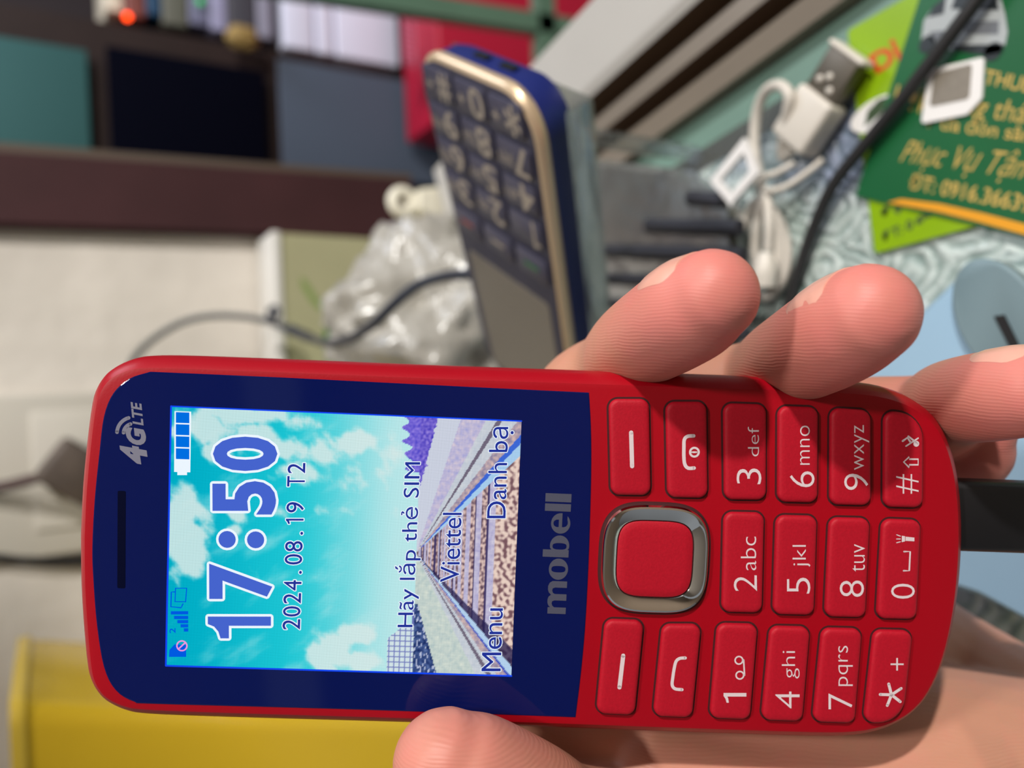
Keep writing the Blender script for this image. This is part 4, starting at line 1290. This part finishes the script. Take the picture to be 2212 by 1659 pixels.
obj('dark_car_drawing', *quad([LP_.uv(*p) for p in ((1868, 275), (1876, 240), (1900, 215), (1925, 208), (1905, 245), (1885, 262))], Zp + .0001), m_ink, lime)
obj('contact_line', *join([put(LP_, *text_data('ĐT: 0', .03), (1909, 524), (1975, 494), (1905, 502), Zp), put(LP_, *text_data('Đặt xe', .03), (1907, 476), (2012, 436), (1902, 450), Zp), put(LP_, *text_data('giá', .03), (1980, 487), (2016, 472), (1976, 468), Zp)]), m_ink, lime)
HG = HL1 + .0006
green, GP = card('business_card', (1848, 424), (1985, 2), .090, .055, HG, m_green, 'dark green card with gold lettering, under the white SIM holder')
def gtext(nm, t, A, B, C, bo=.012, sh=0.0, m=m_goldp):
    return obj(nm, *put(GP, *text_data(t, bo, sh), A, B, C, Zp), m, green)
gtext('heading_line', 'THUÊ XE', (2124, 181), (2290, 215), (2135, 142), .012)
gtext('service_line', 'Hợp đồng tháng', (1925, 234), (2262, 290), (1945, 170), .0)
gtext('airport_line', 'Đưa đón sân bay', (2000, 285), (2310, 330), (2008, 246), .008)
gtext('slogan_line', 'Phục Vụ Tận Tình', (1940, 362), (2330, 420), (1960, 298), -.004, .35)
gtext('phone_line', 'ĐT: 0916.3663969', (1963, 408), (2270, 470), (1972, 374), .012)
V = [(*GP.uv(*p), Zp) for p in ((1918, 438), (1948, 430), (2030, 440), (2130, 462), (2230, 488), (2330, 520), (2330, 545), (2212, 506), (2110, 478), (2020, 456))]
obj('orange_band', V, [tuple(range(len(V)))], m_goldo, green)
# picture of a silver car
m_car = mat('printed_silver', (164, 170, 172), 0.35); m_card = mat('printed_dark_glass', (40, 46, 50), 0.35); m_carm = mat('printed_grey', (104, 108, 114), 0.35)
gp = lambda *a: [GP.uv(*p) for p in a]
pr1 = join([quad(gp((1990, 95), (1997, 45), (2018, 15), (2048, -12), (2160, -12), (2172, 30), (2178, 70), (2172, 100), (2140, 112), (2040, 108)), Zp)])
pr2 = join([quad(gp((2006, 38), (2018, 14), (2046, -8), (2040, 30)), Zp + .0001), quad(gp((2056, 20), (2066, -8), (2152, -8), (2160, 22)), Zp + .0001), quad(gp((2060, 98), (2172, 96), (2168, 112), (2136, 120), (2060, 110)), Zp + .0001),
            disc(GP.uv(2004, 96), .0022, Zp + .0001), disc(GP.uv(2146, 112), .0022, Zp + .0001)])
pr3 = join([quad(gp((2084, 46), (2160, 46), (2158, 74), (2086, 74)), Zp + .0001), quad(gp((2010, 70), (2040, 66), (2044, 92), (2014, 92)), Zp + .0001)])
V, Fc = join([pr1, pr2, pr3])
obj('car_picture', V, Fc, None, green, mats=[m_car, m_card, m_carm], fmat=[0] * len(pr1[1]) + [1] * len(pr2[1]) + [2] * len(pr3[1]))
# SIM holder
SZ = HG + .0003
sim = thing('sim_card_holder', 'white SIM card holder with grey chip lying on the dark green card', 'SIM card', Plane(T(2060, 195, SZ), GP.ex, GP.ey).matrix())
SP = Plane(T(2060, 195, SZ), GP.ex, GP.ey)
so = round_poly([SP.uv(*p) for p in ((1993, 268), (2010, 152), (2129, 124), (2124, 214), (2092, 248))], .0009, 3)
loft('frame', [ring3(so, 0), ring3(so, .0008)], m_wp, sim)
si_ = round_poly([SP.uv(*p) for p in ((2012, 232), (2022, 160), (2104, 138), (2098, 214))], .0009, 3)
m_chip = mat('grey_chip', (142, 134, 122), 0.45, metal=0.3, noise=.15, nscale=900)
loft('chip', [ring3(si_, .0007), ring3(si_, .00095)], m_chip, sim)

# ------------------------------------------------------------------ black cord over the cards
ct = thing('black_cord', 'thin black cord trailing across the two cards and the lace cloth', 'cable', Matrix.Translation((tr0[0], tr0[1], TABLE_Z + CLOTH)))
V = tube('cord', [cp(2230, -170, .006), cp(2165, -80, .006), cp(2110, 0, .006), cp(2052, 78, .006), cp(1955, 205, .0055), cp(1868, 312, .005), cp(1800, 400, .0045), cp(1758, 490, .0035), cp(1730, 570, .0030), cp(1708, 640, .0028), cp(1690, 720, .0026), cp(1680, 820, .0026), cp(1690, 960, .0026)], .0018, m_cord, ct, n=12)

# ------------------------------------------------------------------ pale blue case
m_pb = mat('pale_blue_plastic', (150, 184, 210), 0.4, noise=.04, nscale=20)
m_pg = mat('grey_green_plate', (112, 134, 142), 0.4)
hb = .022
case = thing('plastic_case', 'pale blue plastic case with a grey slotted oval, under the fingertips', 'case', Matrix.Translation((tr0[0], tr0[1], TABLE_Z + CLOTH)))
pq = round_poly([trp(*p, hb)[:2] for p in ((1835, 818), (2062, 596), (2420, 640), (2420, 1420), (2212, 1345), (2112, 1290), (1840, 1200))], .003, 4)
loft('case_shell', [ring3(pq, 0), ring3(pq, hb - .002), ring3(inset(pq, .0015), hb)], m_pb, case, smooth=True)
cc = trp(2165, 690, hb)[:2]
e1_ = trp(2230, 800, hb)[:2] - cc; e2_ = trp(2240, 640, hb)[:2] - cc
ov = [cc + e1_ * 1.15 * math.cos(t) + e2_ * 1.05 * math.sin(t) for t in np.linspace(0, 2 * math.pi, 40, endpoint=False)]
loft('oval_plate', [ring3(ov, hb - .001), ring3(ov, hb + .0015), ring3([cc + (p - cc) * .93 for p in ov], hb + .0022)], m_pg, case, smooth=True)
sl = [trp(*p, hb)[:2] for p in ((2160, 683), (2182, 680), (2214, 745), (2195, 752))]
loft('slot', [ring3(sl, hb + .002), ring3(sl, hb + .0026)], m_blk, case)

# ------------------------------------------------------------------ things by the back wall
m_box = mat('pale_olive_print', (176, 174, 138), 0.5, noise=.06, nscale=30)
m_lid = mat('white_card_lid', (214, 212, 206), 0.5)
YB = WALL_Y - .045
zt_ = WL(592, 640, YB)[2]
xl, xr = WL(650, 900, YB)[0], WL(680, 508, YB)[0]
zb_ = TABLE_Z + .0004
pb = thing('printed_box', 'pale olive printed box with leaf and chilli picture against the plaster wall', 'box', Matrix.Translation(((xl + xr) / 2, YB, zb_)))
box('carton', (0, .020, (zt_ - zb_ - .006) / 2), (xr - xl, .040, zt_ - zb_ - .006), m_box, pb)
box('lid', (0, .020, zt_ - zb_ - .003), (xr - xl + .002, .043, .006), m_lid, pb, bev=.001)
BPl = Plane((np.array([(xl + xr) / 2, YB - .0004, zb_])), (1, 0, 0), (0, 0, 1))
def bprint(nm, pts, m):
    V = [(q[0], -.0004, q[1]) for q in [BPl.uv(*p) for p in pts]]
    return obj(nm, V, [tuple(range(len(V)))], m, pb)
m_leaf = mat('leaf_green', (70, 134, 66), 0.5); m_leaf2 = mat('pale_leaf_green', (136, 156, 92), 0.5); m_chi = mat('chilli_red', (160, 52, 56), 0.5)
bprint('leaf_print', [(716, 655), (728, 690), (742, 745), (735, 790), (705, 785), (698, 735), (704, 690)], m_leaf)
bprint('stem_print', [(648, 598), (660, 604), (690, 650), (716, 672), (708, 682), (676, 658), (652, 622)], m_leaf2)
bprint('chilli_print', [(752, 622), (762, 640), (752, 700), (744, 730), (736, 715), (740, 650)], m_chi)

# thin dark lead looping in front of the wall
m_gcord = mat('grey_cord', (72, 76, 78), 0.5)
m_bcord = mat('dark_cord', (40, 44, 56), 0.5)
el = thing('earphone_lead', 'thin dark grey lead looping over the plaster and behind the navy phone', 'cable', Matrix.Translation(tuple(DP(590, 695, .5))))
e_0 = DP(590, 695, .5)
ep = lambda x, y, d: tuple(DP(x, y, d) - e_0)
tube('cord', [ep(240, 900, .50), ep(262, 845, .50), ep(290, 775, .50), ep(335, 730, .50), ep(400, 694, .50), ep(470, 682, .50), ep(540, 686, .50), ep(590, 697, .50)], .0021, m_gcord, el)
tube('cord', [ep(590, 697, .50), ep(650, 722, .475), ep(700, 740, .395), ep(745, 736, .345), ep(800, 706, .316), ep(850, 658, .303), ep(900, 618, .297), ep(960, 598, .29), ep(1025, 594, .277), ep(1100, 610, .272)], .0021, m_bcord, el)
tube('knot', [ep(572, 694, .498), ep(590, 690, .495), ep(600, 676, .493), ep(594, 664, .495), ep(582, 672, .498), ep(586, 692, .497), ep(606, 704, .498)], .0019, m_bcord, el, k=5)
tube('sleeve', [ep(626, 711, .483), ep(650, 722, .475), ep(668, 729, .462)], .0033, m_bcord, el)

# heap of clear crumpled bag
m_bag = clear_plastic('crumpled_clear_film', (216, 216, 212), rough=0.25, base=0.05, bump=0.45, bscale=50, milk=0.85, milkcol=(216, 212, 202), bdist=.006)
def crumple(name, c, rads, seed, m, parent, n=56, amp=.28):
    V, Fc = [], []
    for i in range(n + 1):
        ph = math.pi * i / n
        for j in range(n):
            t = 2 * math.pi * j / n
            d = np.array([math.sin(ph) * math.cos(t), math.sin(ph) * math.sin(t), math.cos(ph)])
            f = 1
            for o_, (fr, am) in enumerate(((1.3, 1.0), (2.7, .6), (5.5, .35), (11, .16))):
                f += amp * am * (1 - 2.4 * abs(mnoise.noise(Vector(d * fr + seed + o_ * 3.1))))
            p = np.array(c) + d * np.array(rads) * f
            V.append(p)
    for i in range(n):
        for j in range(n):
            k2 = (j + 1) % n
            Fc.append((i * n + j, (i + 1) * n + j, (i + 1) * n + k2, i * n + k2))
    o = obj(name, V, Fc, m, parent)
    o.data.polygons.foreach_set('use_smooth', [True] * len(o.data.polygons))
    return o
bc = DP(1032, 690, .375)
fl = TABLE_Z + CLOTH
bag = thing('plastic_bag', 'crumpled clear plastic bag heaped between the printed box and the navy phone', 'bag', Matrix.Translation((bc[0], bc[1], fl)))
def flat(o):
    for v in o.data.vertices:
        v.co.z = max(v.co.z, .0)
flat(crumple('film', (0, 0.02, .034), (.040, .045, .043), 1.7, m_bag, bag, amp=.22))
m_in = mat('grey_blue_wrap', (150, 152, 160), 0.4, noise=.2, nscale=60)
flat(crumple('contents', (.0, .025, .026), (.036, .034, .034), 8.2, m_in, bag, amp=.15))
# white hook
m_hook = mat('cream_white_plastic', (226, 222, 204), 0.35)
YH = .395
HP = Plane(WL(920, 470, YH), (1, 0, 0), (0, 0, 1))
hk = thing('plastic_hook', 'cream plastic hanger end with a round eyelet above the crumpled bag', 'hook', Matrix.Translation(tuple(WL(920, 470, YH))))
def xz(poly, y0, y1, nm, m, parent, bev=.0015):
    n = len(poly)
    V = [(p[0], y0, p[1]) for p in poly] + [(p[0], y1, p[1]) for p in poly]
    Fc = [tuple(range(n)), tuple(range(2 * n - 1, n - 1, -1))] + [(j, n + j, n + (j + 1) % n, (j + 1) % n) for j in range(n)]
    o = obj(nm, V, Fc, m, parent)
    b_ = bmesh.new(); b_.from_mesh(o.data); bmesh.ops.recalc_face_normals(b_, faces=list(b_.faces))
    bmesh.ops.bevel(b_, geom=[e for e in b_.edges if len(e.link_faces) == 2 and max(len(f.verts) for f in e.link_faces) > 4], offset=bev, segments=3, affect='EDGES')
    b_.to_mesh(o.data); b_.free(); smooth_by_angle(o, 40)
    return o
xz(round_poly([HP.uv(*p) for p in ((893, 412), (1000, 402), (1050, 500), (1050, 600), (930, 560), (860, 556), (845, 540), (905, 500), (930, 470), (893, 462))], .004, 5), -.006, .006, 'arm', m_hook, hk)
rc = HP.uv(870, 437)
V, Fc = tube_data([(rc[0] + .0058 * math.cos(t), 0, rc[1] + .0058 * math.sin(t)) for t in np.linspace(0, 2 * math.pi, 32, endpoint=False)], .0034, 12, closed=True)
o = obj('eyelet', V, Fc, m_hook, hk); smooth_by_angle(o, 60)

# wall socket with plug and cord
m_sock = mat('grey_white_socket', (196, 192, 182), 0.4)
m_sock2 = mat('socket_insert', (204, 200, 190), 0.4)
c_ = WL(120, 1022, WALL_Y)
sk = thing('wall_socket', 'grey white wall socket behind the top edge of the red phone', 'socket', Matrix.Translation((c_[0], WALL_Y, c_[2])))
xw0, xw1 = WL(120, 1198, WALL_Y)[0] - c_[0], WL(120, 848, WALL_Y)[0] - c_[0]
box('plate', ((xw0 + xw1) / 2, -.004, 0), (xw1 - xw0, .008, .118), m_sock, sk, bev=.0025)
xi0, xi1 = WL(120, 1138, WALL_Y)[0] - c_[0], WL(120, 888, WALL_Y)[0] - c_[0]
zi = WL(72, 1022, WALL_Y)[2] - c_[2]
box('insert', ((xi0 + xi1) / 2, -.0088, zi - .036), (xi1 - xi0, .0024, .072), m_sock2, sk, bev=.0008)
m_plug = mat('dusty_brown_plug', (92, 80, 72), 0.6, noise=.35, nscale=50)
pc = WL(165, 1020, WALL_Y - .03)
pg = thing('power_plug', 'dusty dark plug with its cord pushed into the wall socket', 'plug', Matrix.Translation((pc[0], WALL_Y - .0105, pc[2])))
o = box('plug_body', (0, -.016, 0), (.030, .031, .036), m_plug, pg, bev=.004); o.rotation_euler = (0, math.radians(38), 0)
pe = lambda x, y, Y: tuple(WL(x, y, Y) - np.array([pc[0], WALL_Y - .0105, pc[2]]))
tube('cord', [pe(140, 1018, WALL_Y - .03), pe(112, 1024, WALL_Y - .038), pe(60, 1038, WALL_Y - .03), pe(0, 1052, WALL_Y - .02), pe(-90, 1062, WALL_Y - .012)], .0034, mat('brown_cord', (70, 50, 48), .5), pg)
wc = thing('black_cord', 'thick black cord hanging straight down the wall left of the socket', 'cable', Matrix.Translation(tuple(WL(90, 1207, WALL_Y - .006))))
w0 = WL(90, 1207, WALL_Y - .006)
we = lambda x, y, Y: tuple(WL(x, y, Y) - w0)
tube('cord', [we(-120, 1190, WALL_Y - .006), we(0, 1204, WALL_Y - .006), we(60, 1210, WALL_Y - .006), we(180, 1212, WALL_Y - .006), we(500, 1190, WALL_Y - .006), we(740, 1180, WALL_Y - .006)], .0034, m_cord, wc)

# yellow tub
m_yel = mat('yellow_plastic', (216, 178, 40), 0.22, bump=.15, bscale=18, bdist=.004)
m_yel2 = mat('yellow_rim', (214, 182, 66), 0.25)
YY = .40
xr_ = WL(400, 1612, YY)[0]; zt2 = WL(22, 1600, YY)[2]
yt = thing('yellow_tub', 'glossy yellow plastic tub standing left of the red phone', 'tub', Matrix.Translation((xr_ - .15, YY + .06, TABLE_Z + CLOTH)))
hh = zt2 - TABLE_Z - CLOTH
xt = WL(25, 1528, YY)[0] - (xr_ - .15)
q870 = WL(870, 1550, YY); q25 = WL(25, 1528, YY)
xb = xt + (q870[0] - q25[0]) / (q870[2] - q25[2]) * (TABLE_Z + CLOTH - q25[2])
r0 = round_poly([(-.147, -.06), (xt, -.06), (xt, .06), (-.147, .06)], .010, 5)
r1 = round_poly([(-.150, -.06), (xb, -.06), (xb, .06), (-.150, .06)], .010, 5)
ins = lambda p, d: inset(p, d)
loft('tub_wall', [ring3(r1, 0), ring3(r0, hh - .004), ring3(ins(r0, .003), hh - .004), ring3(ins(r1, .003), .003)], m_yel, yt, smooth=True, ang=35)
rr_ = inset(r0, -.0012)
loft('rim', [ring3(rr_, hh - .006), ring3(inset(rr_, -.0005), hh - .004), ring3(rr_, hh), ring3(inset(r0, .004), hh), ring3(inset(r0, .004), hh - .006)], m_yel2, yt, cap0=False, cap1=False, smooth=True)

# ------------------------------------------------------------------ beyond the window: green bars, cupboard, crimson box
m_bar = mat('green_painted_steel', (92, 124, 104), 0.45, noise=.12, nscale=25)
YG = .70
gr = thing('window_bars', 'green painted steel bars outside the window, above the navy phone', 'window bars', Matrix.Translation((.3, YG, .3)))
def bar(p0, p1, wd):
    a, b = WL(*p0, YG) - np.array([.3, YG, .3]), WL(*p1, YG) - np.array([.3, YG, .3])
    d = b - a; d /= np.linalg.norm(d); s_ = np.array([d[2], 0, -d[0]]) * wd / 2; t_ = np.array([0, .008, 0])
    V = [p + sg * s_ + tg * t_ for p in (a, b) for sg, tg in ((-1, -1), (1, -1), (1, 1), (-1, 1))]
    return obj('bar', V, [(3, 2, 1, 0), (4, 5, 6, 7), (0, 1, 5, 4), (1, 2, 6, 5), (2, 3, 7, 6), (3, 0, 4, 7)], m_bar, gr)
bar((520, -46), (1480, 104), .020)
bar((1166, -160), (1184, 330), .022)
YC = .92
m_teal = mat('teal_door', (50, 90, 90), 0.7, spec=.2, noise=.05, nscale=8); m_blackd = mat('black_door', (3, 4, 16), 0.9, spec=.05); m_gb = mat('grey_blue_door', (74, 84, 100), 0.7, spec=.2, noise=.08, nscale=6); m_top = mat('slate_panel', (100, 108, 116), .5)
cq = WL(400, 200, YC)
cab = thing('cupboard', 'dark framed cupboard with teal, black and grey blue doors beyond the window', 'cupboard', Matrix.Translation((cq[0], YC, 0)))
def cxz(p): q = WL(*p, YC); return (q[0] - cq[0], q[2])
def panel(nm, p_tl, p_br, m, d=.004, lab=None):
    a, b = cxz(p_tl), cxz(p_br)                   # photo (x,y): x is height, y is side
    x0, x1 = sorted((a[0], b[0])); z0, z1 = sorted((a[1], b[1]))
    o = box(nm, ((x0 + x1) / 2, -d / 2, (z0 + z1) / 2), (x1 - x0, d, z1 - z0), m, cab, bev=.0015)
    if lab: o['label'] = lab
    return o
sx0 = cxz((400, 70))[0]; bx0 = cxz((400, 480))[0]
box('cabinet_frame', ((sx0 + bx0) / 2, .16, .70), (sx0 - bx0, .30, 1.40), m_cab, cab)
panel('door', (-120, 62), (203, 460), m_teal, lab='teal cupboard door')
panel('door', (228, 100), (583, 460), m_blackd, lab='black cupboard door')
panel('door', (598, 128), (1500, 460), m_gb, lab='grey blue cupboard door')
# shelf bay with things on it, right of the doors
xs1 = sx0 + .34
box('bay_back', ((sx0 + xs1) / 2, .30, .70), (xs1 - sx0, .012, 1.40), m_dark, cab)
box('bay_side', (xs1, .16, .70), (.012, .30, 1.40), m_cab, cab)
cab_o = np.array([cq[0], YC, 0])
YS = YC + .01
shelf_z = []
def shelf_at(px_):
    z = WL(px_, 20, YS)[2]
    box('shelf', ((sx0 + xs1) / 2, .16, z - .004), (xs1 - sx0, .26, .008), m_cab, cab)
    return z
items = [ # photo x range (height), colour, label
 (228, 268, (214, 204, 184), 'cream carton topmost in the shelf pile beyond the window'), (271, 316, (120, 66, 60), 'brown red book under the cream carton on the shelf'),
 (318, 351, (24, 66, 100), 'dark blue book in the shelf pile under the brown red one'), (352, 408, (96, 98, 88), 'olive grey carton in the middle of the shelf pile'),
 (410, 454, (110, 112, 140), 'slate lavender folder in the shelf pile above the pale one'), (456, 492, (156, 156, 190), 'pale lavender folder in the shelf pile'),
 (494, 556, (66, 66, 76), 'dark grey carton low in the shelf pile'), (558, 592, (144, 144, 164), 'light grey folder at the bottom of the shelf pile')]
xa = sx0 + .012 + cq[0]
for x0, x1, c_, lab in items:
    z1, z0 = WL(x0, 30, YS)[2], WL(x1, 30, YS)[2]
    jx = rnd.uniform(0, .012)
    o = box('shelf_book' if 'book' in lab or 'folder' in lab else 'shelf_carton', (0, 0, 0), (.20, .14, z1 - z0), mat('shelf_cover', c_, .5), None, bev=.002)
    o.location = (xa + jx + .10, YS + .075, (z0 + z1) / 2)
    tag(o, lab, 'book' if 'book' in lab else ('folder' if 'folder' in lab else 'carton'), 'things piled on the shelf beyond the window')
shelf_at(594)
m_pap = mat('white_paper', (226, 230, 252), 0.6, noise=.05, nscale=12)
for x0, x1, lab in ((612, 680, 'upper bundle of white paper on the shelf beyond the window'), (684, 722, 'thin bundle of bluish white paper between two thicker ones on the shelf'), (726, 862, 'thick lower bundle of white paper beside the crimson box')):
    z1, z0 = WL(x0, 30, YS)[2], WL(x1, 30, YS)[2]
    o = box('paper_bundle', (0, 0, 0), (.22, .14, z1 - z0), m_pap, None, bev=.003)
    o.location = (xa + .11, YS + .075, (z0 + z1) / 2)
    tag(o, lab, 'paper', 'white paper bundles on the shelf')
shelf_at(868)
m_led = emission('orange_led', (255, 70, 20), 6.0); m_ledg = emission('green_led', (20, 190, 80), 1.5)
def led(px, py, m, lab):
    V, Fc = [], []
    for i in range(9):
        for j in range(12):
            a_, b_ = math.pi * i / 8, 2 * math.pi * j / 12
            V.append((.0035 * math.sin(a_) * math.cos(b_), .0035 * math.cos(a_), .0035 * math.sin(a_) * math.sin(b_)))
    for i in range(8):
        for j in range(12):
            Fc.append((i * 12 + j, i * 12 + (j + 1) % 12, (i + 1) * 12 + (j + 1) % 12, (i + 1) * 12 + j))
    o = obj('indicator_light', V, Fc, m, None, smooth=True)
    o.location = tuple(WL(px, py, YS - .0035 + .002))
    return tag(o, lab, 'light')
led(275, 36, m_led, 'small glowing orange light on the shelf pile beyond the window')
led(432, 2, m_ledg, 'small green light at the top edge, on the shelf pile')
kc = WL(525, 82, YC - .02)
o = crumple('cloth_lump', (0, 0, 0), (.011, .010, .016), 4.4, mat('ochre_cloth', (150, 124, 70), .7), None, n=24, amp=.2)
o.location = tuple(kc); tag(o, 'ochre cloth lump hooked on the cupboard edge beside the black door', 'cloth')
m_crim = mat('crimson_card', (176, 12, 50), 0.5); m_pnk = mat('pink_label', (214, 110, 140), 0.5)
YR = .80
ra, rb_ = WL(866, 30, YR), WL(1420, 30, YR)
x0 = WL(980, 260, YR)[0]
cr = thing('crimson_box', 'crimson box with a pink striped label standing behind the green bars', 'box', Matrix.Translation((x0, YR, 0)))
wz = WL(866, 30, YR + .10)[2]
box('carton', (.20, .05, wz / 2), (.40, .10, wz), m_crim, cr, bev=.003)
za, zb2 = WL(866, 60, YR)[2], WL(893, 60, YR)[2]
xx = WL(880, 140, YR)[0] - x0
xx2 = WL(880, 25, YR)[0] - x0
box('pink_label', ((xx + xx2) / 2, -.0006, (za + zb2) / 2 - .001), (abs(xx2 - xx), .0012, za - zb2), m_pnk, cr)
for i in range(9):
    t = xx + (xx2 - xx) * (i + .5) / 9
    box('label_stripe', (t, -.0014, (za + zb2) / 2 - .001), (.0020, .0006, (za - zb2) * .7), m_crim, cr)
